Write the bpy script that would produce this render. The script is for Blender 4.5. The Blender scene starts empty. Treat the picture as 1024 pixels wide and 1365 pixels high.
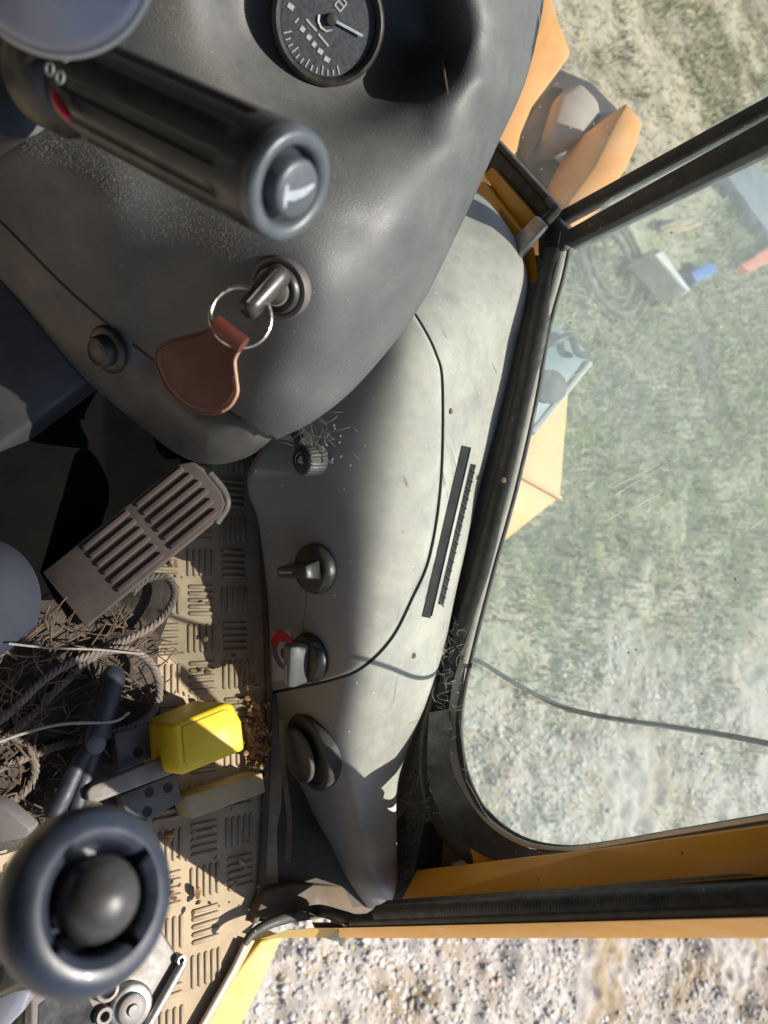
import bpy, bmesh, math, random
import numpy as np
from mathutils import Vector, Matrix
random.seed(7); rng = np.random.default_rng(7)
sc = bpy.context.scene
COL = sc.collection

# ------------------------------------------------------------------ camera, sky, sun, exposure
PITCH, ROLL, F = math.radians(48), math.radians(15), 1024.0
CAM = np.array([0.0, 0.0, 1.85])
sP, cP, sR, cR = math.sin(PITCH), math.cos(PITCH), math.sin(ROLL), math.cos(ROLL)
D = np.array([0, cP, -sP]); U0 = np.array([0, sP, cP]); R0 = np.array([1.0, 0, 0])
IX = U0 * cR + R0 * sR          # photo right
IY = -U0 * sR + R0 * cR         # photo down
cam = bpy.data.cameras.new("camera"); co = bpy.data.objects.new("camera", cam); COL.objects.link(co)
m = Matrix.Identity(4)
for i in range(3):
    m[i][0] = IX[i]; m[i][1] = -IY[i]; m[i][2] = -D[i]; m[i][3] = CAM[i]
co.matrix_world = m
cam.sensor_fit = 'AUTO'; cam.sensor_width = 36; cam.lens = 36 * F / 1365.0
cam.clip_start = 0.01; cam.clip_end = 400
cam.dof.use_dof = True; cam.dof.focus_distance = 0.60; cam.dof.aperture_fstop = 8.5
sc.camera = co

SUN_EL, SUN_AZ = math.radians(57), math.radians(41.5)      # azimuth measured from +Y towards +X
w = bpy.data.worlds.new("World"); sc.world = w; w.use_nodes = True
nt = w.node_tree; nt.nodes.clear()
sky = nt.nodes.new("ShaderNodeTexSky"); sky.sky_type = 'NISHITA'; sky.sun_disc = False
sky.sun_elevation = SUN_EL; sky.sun_rotation = SUN_AZ
bg = nt.nodes.new("ShaderNodeBackground"); bg.inputs[1].default_value = 0.11
wo = nt.nodes.new("ShaderNodeOutputWorld")
nt.links.new(sky.outputs[0], bg.inputs[0]); nt.links.new(bg.outputs[0], wo.inputs[0])
sd = bpy.data.lights.new("sun", 'SUN'); sd.energy = 5.0; sd.angle = math.radians(0.5); sd.color = (1, .95, .87)
so = bpy.data.objects.new("sun", sd); COL.objects.link(so)
SV = Vector((math.sin(SUN_AZ) * math.cos(SUN_EL), math.cos(SUN_AZ) * math.cos(SUN_EL), math.sin(SUN_EL)))
so.rotation_euler = SV.to_track_quat('Z', 'Y').to_euler(); so.location = SV * 20
sc.view_settings.view_transform = 'Standard'; sc.view_settings.look = 'None'
sc.view_settings.gamma = 1; sc.view_settings.exposure = 0.72; sc.view_settings.use_curve_mapping = False
sc.render.engine = 'CYCLES'
sc.cycles.use_denoising = True; sc.cycles.max_bounces = 10; sc.cycles.transparent_max_bounces = 16
sc.cycles.caustics_reflective = False; sc.cycles.caustics_refractive = False
sc.cycles.sample_clamp_indirect = 6

# ------------------------------------------------------------------ geometry helpers
def A(*v): return np.array(v, float)
def P(px, py, d):
    px = np.asarray(px, float); py = np.asarray(py, float); d = np.asarray(d, float)
    x = (px - 512) / F; y = (py - 682.5) / F
    r = D + x[..., None] * IX + y[..., None] * IY
    return CAM + d[..., None] * r
def dir_h(px, py): return -( (D + (px-512)/F*IX + (py-682.5)/F*IY)[2])
def dh(px, py, h): return h / dir_h(px, py)             # depth where the view line is h below the camera
def G(px, py, z): return P(px, py, dh(px, py, CAM[2] - z))
def nrm(v): v = np.asarray(v, float); return v / np.linalg.norm(v)
GL_A = P(740, 300, .72); GL_T = nrm(A(.51, -.182, 0)); GL_N = nrm(A(.182, .51, 0))   # corner pane: a vertical plane
def dplane(px, py, o, n):
    r = D + (px-512)/F*IX + (py-682.5)/F*IY
    return float(np.dot(o - CAM, n) / np.dot(r, n))
def dg(px, py): return dplane(px, py, GL_A, GL_N)
FW_B = P(655, 190, .79); FW_N = nrm(np.cross(nrm(FW_B - GL_A) * A(1, 1, 0), A(0, 0, 1)))
if FW_N[1] < 0: FW_N = -FW_N
def dfw(px, py): return dplane(px, py, GL_A, FW_N)

def rbf(pts, lam=1e-4):
    p = np.array(pts, float); xy = p[:, :2] / 500.0; n = len(p)
    def ker(r): return np.where(r > 1e-9, r * r * np.log(np.maximum(r, 1e-9)), 0)
    K = ker(np.linalg.norm(xy[:, None] - xy[None], axis=-1)) + lam * np.eye(n)
    Q = np.c_[np.ones(n), xy]
    S = np.block([[K, Q], [Q.T, np.zeros((3, 3))]])
    c = np.linalg.solve(S, np.r_[p[:, 2], 0, 0, 0])
    def f(px, py):
        px = np.asarray(px, float); py = np.asarray(py, float)
        q = np.stack([px, py], -1) / 500.0
        r = np.linalg.norm(q[..., None, :] - xy, axis=-1)
        return ker(r) @ c[:n] + c[n] + q[..., 0] * c[n+1] + q[..., 1] * c[n+2]
    return f
def cr(pts, n, closed=False):
    """catmull-rom through pts, resampled to n points evenly"""
    p = np.array(pts, float)
    if closed: q = np.vstack([p[-1], p, p[0], p[1]])
    else: q = np.vstack([2*p[0]-p[1], p, 2*p[-1]-p[-2]])
    out = []
    for i in range(1, len(q) - 2):
        t = np.linspace(0, 1, 16, endpoint=False)[:, None]
        a, b, c, d = q[i-1], q[i], q[i+1], q[i+2]
        out.append(.5*((2*b) + (-a+c)*t + (2*a-5*b+4*c-d)*t*t + (-a+3*b-3*c+d)*t**3))
    out = np.vstack(out + ([p[:1]] if closed else [p[-1:]]))
    s = np.r_[0, np.cumsum(np.linalg.norm(np.diff(out, axis=0), axis=1))]
    u = np.linspace(0, s[-1], n + 1)[:-1] if closed else np.linspace(0, s[-1], n)
    return np.stack([np.interp(u, s, out[:, k]) for k in range(p.shape[1])], -1)

ROOT = {}
def link(o, parent):
    COL.objects.link(o)
    if parent is not None: o.parent = parent
def origin_of(parent): return ROOT.get(parent.name, A(0, 0, 0)) if parent is not None else A(0, 0, 0)
def mk(name, verts, faces, mat, parent=None, smooth=True, origin=None, bevel=0, seg=2, kind=None, sharp=None):
    verts = np.asarray(verts, float)
    o0 = origin_of(parent) if parent is not None else (A(*origin) if origin is not None else verts.mean(0))
    me = bpy.data.meshes.new(name)
    me.from_pydata((verts - o0).tolist(), [], [tuple(int(i) for i in f) for f in faces]); me.update()
    bm = bmesh.new(); bm.from_mesh(me)
    bmesh.ops.remove_doubles(bm, verts=bm.verts, dist=1e-6)
    bmesh.ops.recalc_face_normals(bm, faces=bm.faces)
    if bevel:
        es = [e for e in bm.edges if len(e.link_faces) == 2 and e.calc_face_angle(0) > .5]
        bmesh.ops.bevel(bm, geom=es, offset=bevel, segments=seg, profile=.5, affect='EDGES', clamp_overlap=True)
    bm.to_mesh(me); bm.free()
    if mat: me.materials.append(mat)
    if smooth:
        me.polygons.foreach_set("use_smooth", [True] * len(me.polygons))
        me.set_sharp_from_angle(angle=math.radians(sharp or 50))
    o = bpy.data.objects.new(name, me)
    if parent is None: o.location = o0
    link(o, parent)
    ROOT[o.name] = o0
    if kind: o["kind"] = kind
    return o
def tag(o, label=None, cat=None, group=None, kind=None):
    if label: o["label"] = label
    if cat: o["category"] = cat
    if group: o["group"] = group
    if kind: o["kind"] = kind
    return o
def thing(name, label, cat, base, group=None):
    o = bpy.data.objects.new(name, None); o.empty_display_size = .02
    o.location = base; COL.objects.link(o); ROOT[o.name] = np.array(base, float)
    return tag(o, label, cat, group)

def basis(axis, hint=None):
    a = nrm(axis); h = A(0, 0, 1) if hint is None else np.asarray(hint, float)
    if abs(np.dot(a, nrm(h))) > .97: h = A(1, 0, 0)
    u = nrm(np.cross(h, a)); v = np.cross(a, u)
    return a, u, v
def lathe_g(profile, o, axis, seg=40, mod=None, hint=None, cap=True):
    a, u, v = basis(axis, hint); vs = []; fs = []
    th = np.linspace(0, 2*np.pi, seg, endpoint=False)
    for k, (t, r) in enumerate(profile):
        rr = np.full(seg, float(r))
        if mod: rr = rr * mod(t, th)
        vs.append(o + a*t + rr[:, None]*(np.cos(th)[:, None]*u + np.sin(th)[:, None]*v))
    n = len(profile)
    for k in range(n-1):
        for j in range(seg):
            j2 = (j+1) % seg
            fs.append((k*seg+j, k*seg+j2, (k+1)*seg+j2, (k+1)*seg+j))
    if cap:
        fs.append(tuple(range(seg))[::-1]); fs.append(tuple((n-1)*seg+j for j in range(seg)))
    return np.vstack(vs), fs
def lathe(name, profile, o, axis, mat, parent=None, **k):
    kw = {x: k.pop(x) for x in ('seg', 'mod', 'hint', 'cap') if x in k}
    v, f = lathe_g(profile, np.asarray(o, float), axis, **kw)
    return mk(name, v, f, mat, parent, **k)
def tube_g(path, rad, seg=10, closed=False, cap=True, flat=1.0, hint=None):
    p = np.asarray(path, float); n = len(p)
    r = np.broadcast_to(np.asarray(rad, float), (n,))
    if closed: t = np.roll(p, -1, 0) - np.roll(p, 1, 0)
    else: t = np.gradient(p, axis=0)
    t = t / np.maximum(np.linalg.norm(t, axis=1)[:, None], 1e-12)
    h = nrm(hint) if hint is not None else None
    u = np.zeros_like(p)
    base = h if h is not None else (A(0, 0, 1) if abs(t[0][2]) < .9 else A(1, 0, 0))
    cur = nrm(np.cross(t[0], base)); cur = nrm(np.cross(np.cross(t[0], cur), t[0]))
    for i in range(n):
        if h is not None:
            c = np.cross(t[i], h); cur = nrm(c) if np.linalg.norm(c) > 1e-6 else cur
        else:
            cur = nrm(cur - np.dot(cur, t[i])*t[i])
        u[i] = cur
    v = np.cross(t, u); th = np.linspace(0, 2*np.pi, seg, endpoint=False)
    vs = p[:, None] + r[:, None, None]*(np.cos(th)[None, :, None]*u[:, None] + flat*np.sin(th)[None, :, None]*v[:, None])
    vs = vs.reshape(-1, 3); fs = []
    for i in range(n if closed else n-1):
        i2 = (i+1) % n
        for j in range(seg):
            j2 = (j+1) % seg
            fs.append((i*seg+j, i*seg+j2, i2*seg+j2, i2*seg+j))
    if cap and not closed:
        fs.append(tuple(range(seg))[::-1]); fs.append(tuple((n-1)*seg+j for j in range(seg)))
    return vs, fs
def tube(name, path, rad, mat, parent=None, **k):
    kw = {x: k.pop(x) for x in ('seg', 'closed', 'cap', 'flat', 'hint') if x in k}
    v, f = tube_g(path, rad, **kw)
    return mk(name, v, f, mat, parent, **k)
class MB:
    def __init__(s): s.v = []; s.f = []; s.n = 0
    def add(s, g):
        v, f = g; s.v.append(np.asarray(v, float)); s.f += [tuple(i + s.n for i in q) for q in f]; s.n += len(v); return s
    def mk(s, name, mat, parent=None, **k): return mk(name, np.vstack(s.v), s.f, mat, parent, **k)
def prism_g(top, vec):
    """top: Nx3 polygon, extruded by vec (3,) or Nx3"""
    t = np.asarray(top, float); b = t + np.asarray(vec, float); n = len(t)
    f = [tuple(range(n)), tuple(range(n, 2*n))[::-1]] + [(i, n+i, n+(i+1) % n, (i+1) % n) for i in range(n)]
    return np.vstack([t, b]), f
def prism(name, top, vec, mat, parent=None, **k):
    v, f = prism_g(top, vec); return mk(name, v, f, mat, parent, **k)
def poly(pts):                                     # [(px,py,d)] -> world
    p = np.array(pts, float); return P(p[:, 0], p[:, 1], p[:, 2])
def polyh(pts, h): return np.array([P(x, y, dh(x, y, h)) for x, y in pts])
def box_g(c, u, v, w_):                             # centre and half vectors
    c, u, v, w_ = [np.asarray(q, float) for q in (c, u, v, w_)]
    vs = [c + a*u + b*v + d*w_ for a in (-1, 1) for b in (-1, 1) for d in (-1, 1)]
    return np.array(vs), [(0, 1, 3, 2), (4, 6, 7, 5), (0, 4, 5, 1), (2, 3, 7, 6), (0, 2, 6, 4), (1, 5, 7, 3)]
def patch(name, L, R, nu, nv, dep, mat, parent=None, skirt=.02, rnd=8, rL=True, rR=True, smoothcurve=True, **k):
    L = cr(L, nu) ; R = cr(R, nu)
    v = .5 - .5*np.cos(np.linspace(0, np.pi, nv)); v = .5*v + .5*np.linspace(0, 1, nv)
    q = L[:, None]*(1-v)[None, :, None] + R[:, None]*v[None, :, None]
    px, py = q[..., 0], q[..., 1]
    d = dep(px, py)
    ln = np.linalg.norm(R-L, axis=1)[:, None]
    if rnd:
        for on, dist in ((rL, v[None]*ln), (rR, (1-v)[None]*ln)):
            if on:
                x = np.clip(1 - dist/rnd, 0, 1); d = d + rnd/F*d*(1-np.sqrt(np.maximum(1-x*x, 0)))
    W = P(px, py, d)
    idx = np.arange(nu*nv).reshape(nu, nv); fs = []
    for i in range(nu-1):
        for j in range(nv-1): fs.append((idx[i, j], idx[i, j+1], idx[i+1, j+1], idx[i+1, j]))
    vs = [W.reshape(-1, 3)]
    loop = list(idx[0, :]) + list(idx[1:, -1]) + list(idx[-1, -2::-1]) + list(idx[-2:0:-1, 0])
    lp = vs[0][loop]; ray = lp - CAM; ray = ray/np.linalg.norm(ray, axis=1)[:, None]
    vs.append(lp + ray*skirt); n0 = nu*nv; m_ = len(loop)
    for a in range(m_):
        b = (a+1) % m_; fs.append((loop[a], loop[b], n0+b, n0+a))
    return mk(name, np.vstack(vs), fs, mat, parent, **k)

# ------------------------------------------------------------------ materials
MATS = {}
def mat(name, col, rough=.5, metal=0., col2=None, nscale=40., dust=None, dust_amt=.0, dust_up=.0, specks=0., speck_col=(.55, .53, .48),
        bump=.12, bscale=900., bdist=.0004, spec=.5, coat=0., nlo=.35, nhi=.65, sss=0, rvar=.15, trans=0., speck_scale=260., streak=None, dlo=.32, dhi=.72, ulo=.2, uhi=.95):
    m = bpy.data.materials.new(name); m.use_nodes = True; t = m.node_tree; N = t.nodes; Lk = t.links
    b = N["Principled BSDF"]
    tc = N.new("ShaderNodeTexCoord"); vec = tc.outputs["Object"]
    if streak:
        mp = N.new("ShaderNodeMapping"); mp.inputs["Scale"].default_value = streak; Lk.new(vec, mp.inputs[0]); vec = mp.outputs[0]
    def noise(scale, det=5, rg=.6):
        n = N.new("ShaderNodeTexNoise"); n.inputs["Scale"].default_value = scale; n.inputs["Detail"].default_value = det
        n.inputs["Roughness"].default_value = rg; Lk.new(vec, n.inputs["Vector"]); return n.outputs[0]
    def ramp(f, lo, hi, a=0., c=1.):
        r = N.new("ShaderNodeMapRange"); r.inputs[1].default_value = lo; r.inputs[2].default_value = hi
        r.inputs[3].default_value = a; r.inputs[4].default_value = c; Lk.new(f, r.inputs[0]); return r.outputs[0]
    def mix(f, c1, c2):
        x = N.new("ShaderNodeMix"); x.data_type = 'RGBA'
        for s, c in ((x.inputs[6], c1), (x.inputs[7], c2)):
            if isinstance(c, tuple): s.default_value = (*c, 1)
            else: Lk.new(c, s)
        if isinstance(f, float): x.inputs[0].default_value = f
        else: Lk.new(f, x.inputs[0])
        return x.outputs[2]
    def mth(op, a, c):
        x = N.new("ShaderNodeMath"); x.operation = op; x.use_clamp = True
        for s, q in ((x.inputs[0], a), (x.inputs[1], c)):
            if isinstance(q, (int, float)): s.default_value = q
            else: Lk.new(q, s)
        return x.outputs[0]
    c = mix(ramp(noise(nscale), nlo, nhi), col, col2 or tuple(q*.75 for q in col))
    rgh = ramp(noise(nscale*1.7), .3, .7, max(0, rough-rvar), min(1, rough+rvar))
    if dust:
        f = ramp(noise(nscale*2.3, 8, .7), dlo, dhi, 0, 1)
        if dust_up:
            ge = N.new("ShaderNodeNewGeometry"); sx = N.new("ShaderNodeSeparateXYZ"); Lk.new(ge.outputs["Normal"], sx.inputs[0])
            up = ramp(sx.outputs[2], ulo, uhi, 0, 1)
            f = mth('MULTIPLY', f, up) if dust_up >= 1 else mth('MULTIPLY', f, mth('ADD', mth('MULTIPLY', up, dust_up), 1-dust_up))
        gr = ramp(noise(1500, 2), .35, .7, .7, 1)
        f = mth('MULTIPLY', mth('MULTIPLY', f, gr), dust_amt)
        c = mix(f, c, dust)
        rgh = mth('ADD', rgh, mth('MULTIPLY', f, .4))
    if specks:
        vo = N.new("ShaderNodeTexVoronoi"); vo.inputs["Scale"].default_value = speck_scale; Lk.new(tc.outputs["Object"], vo.inputs["Vector"])
        f1 = ramp(vo.outputs["Distance"], .10, .16, 1, 0)
        sel = N.new("ShaderNodeSeparateColor"); Lk.new(vo.outputs["Color"], sel.inputs[0])
        f2 = ramp(sel.outputs[0], 1-specks, 1-specks+.02, 0, 1)
        c = mix(mth('MULTIPLY', mth('MULTIPLY', f1, f2), .85), c, speck_col)
    Lk.new(c, b.inputs["Base Color"]); Lk.new(rgh, b.inputs["Roughness"])
    b.inputs["Metallic"].default_value = metal; b.inputs["Specular IOR Level"].default_value = spec
    b.inputs["Coat Weight"].default_value = coat
    if trans: b.inputs["Transmission Weight"].default_value = trans
    if bump:
        bp = N.new("ShaderNodeBump"); bp.inputs["Strength"].default_value = bump; bp.inputs["Distance"].default_value = bdist
        Lk.new(noise(bscale, 3), bp.inputs["Height"]); Lk.new(bp.outputs[0], b.inputs["Normal"])
    MATS[name] = m
    return m
DUST = (.30, .25, .17)
m_cowl = mat("cowl_plastic", (.041, .045, .050), .54, col2=(.052, .056, .059), nscale=12, dust=(.33, .31, .25), dust_amt=.32, dust_up=.9, ulo=.35, specks=.10, speck_col=(.30, .27, .21), speck_scale=420, bump=.6, bscale=900, bdist=.0005, dlo=.2, dhi=.85)
m_cowl2 = mat("cowl_lower_plastic", (.030, .032, .036), .46, col2=(.05, .05, .05), nscale=16, dust=(.30, .26, .19), dust_amt=.3, dust_up=.5, specks=.01, bump=.3, bscale=1400, bdist=.0003)
m_shroud = mat("shroud_plastic", (.02, .022, .03), .55, nscale=12, dust=DUST, dust_amt=.12, bump=.25, bscale=1200)
m_cons = mat("console_plastic", (.20, .178, .168), .50, col2=(.235, .21, .195), nscale=9, dust=(.59, .55, .465), dust_amt=1.0, dust_up=1, dlo=.0, dhi=.62, ulo=.55, uhi=.90, specks=.10, speck_col=(.62, .58, .5), bump=.35, bscale=1300, bdist=.0003, speck_scale=170)  # pale upward dust also paints the sunlit top lighter than the shaded side
m_cons2 = mat("console_end_plastic", (.19, .172, .168), .48, col2=(.225, .205, .195), nscale=9, dust=(.59, .55, .465), dust_amt=.97, dust_up=1, dlo=.0, dhi=.62, ulo=.55, uhi=.90, specks=.16, speck_col=(.7, .66, .58), bump=.35, bscale=1300, bdist=.0003, speck_scale=150)  # top dust here too carries part of the sunlit brightness
m_black = mat("black_plastic", (.012, .012, .013), .38, nscale=60, dust=DUST, dust_amt=.15, bump=.15)
m_stalk = mat("stalk_plastic", (.008, .011, .020), .38, nscale=40, dust=(.2, .17, .13), dust_amt=.03, bump=.2, bscale=1500)
m_stalkend = mat("stalk_end_plastic", (.05, .06, .07), .36, nscale=60, dust=(.3, .3, .3), dust_amt=.15, bump=.1)
m_joy = mat("lever_cup_plastic", (.011, .016, .032), .42, nscale=30, dust=(.2, .2, .2), dust_amt=.10, bump=.05, coat=.1)
m_ball = mat("lever_ball_plastic", (.024, .024, .025), .36, nscale=50, dust=(.2, .18, .16), dust_amt=.2, bump=.05)
m_white = mat("icon_paint", (.30, .33, .35), .5, nscale=300, bump=0)
m_mark = mat("dial_print", (.34, .35, .34), .6, nscale=800, bump=0)
m_red = mat("red_paint", (.55, .02, .04), .4, nscale=200, bump=0)
m_chrome = mat("steel_ring_metal", (.62, .55, .47), .28, metal=1, col2=(.5, .42, .35), nscale=120, bump=.05)
m_steel = mat("dull_steel", (.42, .41, .40), .42, metal=.85, col2=(.30, .29, .27), nscale=60, dust=DUST, dust_amt=.3, bump=.15)
m_leather = mat("brown_leather", (.100, .020, .011), .52, col2=(.072, .014, .008), nscale=30, bump=.5, bscale=1600, bdist=.0003)
m_ledge = mat("leather_edge", (.40, .25, .17), .55, col2=(.30, .16, .10), nscale=200, bump=.1)
m_thread = mat("thread", (.30, .15, .07), .7, nscale=400, bump=.1)
m_rubber = mat("black_rubber", (.016, .015, .015), .55, col2=(.028, .026, .024), nscale=40, dust=(.26, .23, .18), dust_amt=.35, dust_up=.4, specks=.10, bump=.3, bscale=700)
m_cavity = mat("dirty_rubber_apron", (.012, .012, .011), .8, col2=(.035, .033, .03), nscale=160, dust=(.35, .33, .28), dust_amt=.65, specks=.3, speck_col=(.45, .42, .36), bump=.6, bscale=400, bdist=.001, speck_scale=420)
m_seal = mat("seal_rubber_lip", (.48, .45, .38), .6, col2=(.34, .32, .27), nscale=35, dust=(.6, .56, .46), dust_amt=.7, bump=.4, bscale=500)
m_trim = mat("brown_trim", (.15, .125, .11), .6, col2=(.20, .17, .145), nscale=25, dust=(.36, .32, .25), dust_amt=.4, specks=.06, bump=.3)
m_yel = mat("yellow_paint", (.66, .285, .004), .42, col2=(.58, .245, .004), nscale=14, dust=(.36, .26, .14), dust_amt=.08, specks=.03, speck_col=(.10, .07, .04), bump=.08, bscale=300, speck_scale=120)
m_yelpale = mat("sill_paint", (.62, .36, .06), .5, col2=(.52, .40, .10), nscale=16, dust=(.45, .36, .22), dust_amt=.55, specks=.06, speck_col=(.10, .07, .04), bump=.15, bscale=300, speck_scale=150)
m_orange = mat("orange_paint", (.80, .34, .06), .5, col2=(.70, .30, .06), nscale=7, dust=(.62, .45, .28), dust_amt=.75, specks=.03, speck_col=(.12, .06, .03), bump=.15, bscale=120, speck_scale=60)
m_orange2 = mat("orange_paint_dusty", (.72, .38, .12), .6, col2=(.64, .33, .10), nscale=9, dust=(.48, .38, .24), dust_amt=.5, bump=.1, bscale=120)
m_floor = mat("tread_plate", (.25, .19, .12), .7, col2=(.34, .26, .165), nscale=22, dust=(.46, .36, .235), dust_amt=.8, specks=.02, speck_col=(.05, .04, .03), bump=.4, bscale=500, bdist=.0006)
m_tread = mat("tread_bar_metal", (.22, .168, .11), .55, col2=(.30, .23, .15), nscale=60, dust=(.40, .31, .2), dust_amt=.7, bump=.2)
m_wall = mat("kick_panel", (.045, .036, .030), .7, col2=(.065, .05, .04), nscale=14, dust=(.16, .12, .08), dust_amt=.5, bump=.3)
m_ledgep = mat("ledge_paint", (.10, .065, .035), .7, col2=(.07, .05, .03), nscale=25, dust=(.2, .15, .09), dust_amt=.5, bump=.3)
m_pedal = mat("pedal_rubber", (.046, .033, .029), .85, col2=(.062, .046, .041), nscale=30, dust=(.14, .11, .085), dust_amt=.4, bump=.3, bscale=500)
m_boxy = mat("yellow_plastic", (.76, .50, .002), .45, col2=(.70, .45, .003), nscale=40, dust=(.3, .24, .1), dust_amt=.22, bump=.15, bscale=400)
m_cream = mat("cream_wood", (.40, .31, .17), .65, col2=(.32, .24, .13), nscale=40, dust=DUST, dust_amt=.4, bump=.3, bscale=300)
m_gmetal = mat("grey_metal", (.085, .085, .09), .5, metal=.3, col2=(.06, .058, .06), nscale=40, dust=(.2, .16, .12), dust_amt=.4, bump=.25)
m_clear = mat("cloudy_plastic", (.17, .15, .13), .35, col2=(.13, .115, .10), nscale=60, dust=(.25, .2, .16), dust_amt=.4, bump=.15)
m_navy = mat("navy_grip", (.006, .009, .024), .5, nscale=60, dust=(.12, .1, .08), dust_amt=.2, bump=.1)
m_rope = mat("rope_fibre", (.17, .138, .112), .85, col2=(.13, .105, .085), nscale=120, bump=.6, bscale=1500)
m_twine = mat("pale_twine", (.30, .26, .22), .8, nscale=200, bump=.3)
m_straw = mat("straw", (.15, .098, .06), .8, col2=(.085, .058, .038), nscale=60, bump=.2)
m_chips = mat("dry_chips", (.36, .22, .11), .8, col2=(.20, .11, .06), nscale=150, bump=.3)
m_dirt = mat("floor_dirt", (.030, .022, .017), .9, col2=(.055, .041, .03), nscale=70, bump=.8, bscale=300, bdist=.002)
m_slate = mat("slate_cover", (.018, .021, .032), .8, col2=(.024, .027, .038), nscale=14, dust=(.1, .1, .1), dust_amt=.1, spec=.25, bump=.2)
m_silver = mat("silver_plastic", (.24, .235, .27), .28, col2=(.2, .2, .24), nscale=20, bump=.02, coat=.3)
m_plate = mat("zinc_plate", (.20, .20, .21), .5, metal=.4, col2=(.14, .135, .13), nscale=30, dust=(.3, .22, .14), dust_amt=.55, specks=.06, speck_col=(.5, .42, .32), bump=.25)
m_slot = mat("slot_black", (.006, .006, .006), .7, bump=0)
m_label = mat("label_plate", (.17, .155, .15), .4, col2=(.15, .135, .13), nscale=40, dust=(.35, .3, .25), dust_amt=.25, bump=.05)
m_blue = mat("blue_print", (.10, .08, .16), .4, nscale=200, bump=0)
m_pink = mat("pale_print", (.42, .35, .36), .45, nscale=100, bump=0)
m_dial = mat("dial_face", (.014, .018, .026), .5, nscale=200, dust=(.25, .25, .22), dust_amt=.16, bump=.05)
m_knobend = mat("knob_face", (.03, .025, .024), .5, nscale=200, bump=.1)
m_bluegrey = mat("blue_grey_housing", (.10, .16, .19), .45, col2=(.13, .19, .22), nscale=10, dust=(.35, .34, .3), dust_amt=.3, bump=.1, bscale=200)
m_dkgrey = mat("dark_rubber_outside", (.05, .055, .06), .7, col2=(.08, .08, .08), nscale=6, dust=(.22, .2, .16), dust_amt=.4, bump=.3, bscale=80, bdist=.004)
m_blue2 = mat("blue_plastic", (.03, .12, .38), .5, nscale=8, dust=(.25, .25, .25), dust_amt=.2, bump=.1)
m_red2 = mat("red_orange_paint", (.60, .13, .05), .5, nscale=8, dust=(.4, .3, .2), dust_amt=.2, bump=.1)
m_slab = mat("slab_grey", (.085, .12, .16), .6, col2=(.07, .10, .13), nscale=4, dust=(.3, .28, .24), dust_amt=.3, bump=.3, bscale=60, bdist=.004)
m_pale = mat("pale_metal", (.5, .5, .47), .5, nscale=6, dust=(.4, .36, .28), dust_amt=.4, bump=.2, bscale=60)
m_wire = mat("wire_sheath", (.05, .052, .055), .5, nscale=60, bump=.1)
m_shadepanel = mat("added_shade_panel", (.10, .085, .075), .9, nscale=10, bump=.2)
m_scr = bpy.data.materials.new("scratch_white"); m_scr.use_nodes = True
_n = m_scr.node_tree.nodes; _n.clear(); _o = _n.new("ShaderNodeOutputMaterial"); _d = _n.new("ShaderNodeBsdfDiffuse"); _t = _n.new("ShaderNodeBsdfTranslucent"); _m = _n.new("ShaderNodeMixShader")
_d.inputs[0].default_value = _t.inputs[0].default_value = (.92, .92, .88, 1); _m.inputs[0].default_value = .7
m_scr.node_tree.links.new(_d.outputs[0], _m.inputs[1]); m_scr.node_tree.links.new(_t.outputs[0], _m.inputs[2]); m_scr.node_tree.links.new(_m.outputs[0], _o.inputs[0])
m_grain = mat("sand_grain", (.30, .25, .17), .9, col2=(.22, .18, .12), nscale=400, bump=0)
m_footshade = mat("footwell_shade_black", (.004, .004, .0045), .95, col2=(.006, .0055, .005), nscale=30, bump=.2, spec=0.)  # near black colour carries the footwell shade
m_hose = mat("old_hose", (.04, .038, .034), .8, col2=(.07, .065, .055), nscale=6, dust=(.25, .22, .17), dust_amt=.5, bump=.2)
m_dark = mat("dark_steel_and_hollow_shade", (.025, .026, .026), .9, col2=(.07, .065, .055), nscale=14, dust=(.2, .18, .14), dust_amt=.5, bump=.5, bscale=60, bdist=.01, spec=.1)  # dark steel; also paints the shade of a hollow in the grass
m_palegrey = mat("pale_grey_plastic", (.11, .105, .10), .5, nscale=60, dust=(.3, .27, .22), dust_amt=.3, bump=.15)
m_plate2 = mat("worn_plate", (.34, .31, .27), .6, col2=(.24, .22, .19), nscale=10, dust=(.4, .35, .27), dust_amt=.5, bump=.3, bscale=80)
m_capd = mat("cap_plastic", (.055, .046, .042), .7, col2=(.07, .058, .052), nscale=30, dust=(.2, .17, .14), dust_amt=.3, bump=.2)
m_web = mat("cobweb", (.30, .285, .26), .9, nscale=300, bump=0)

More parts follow.
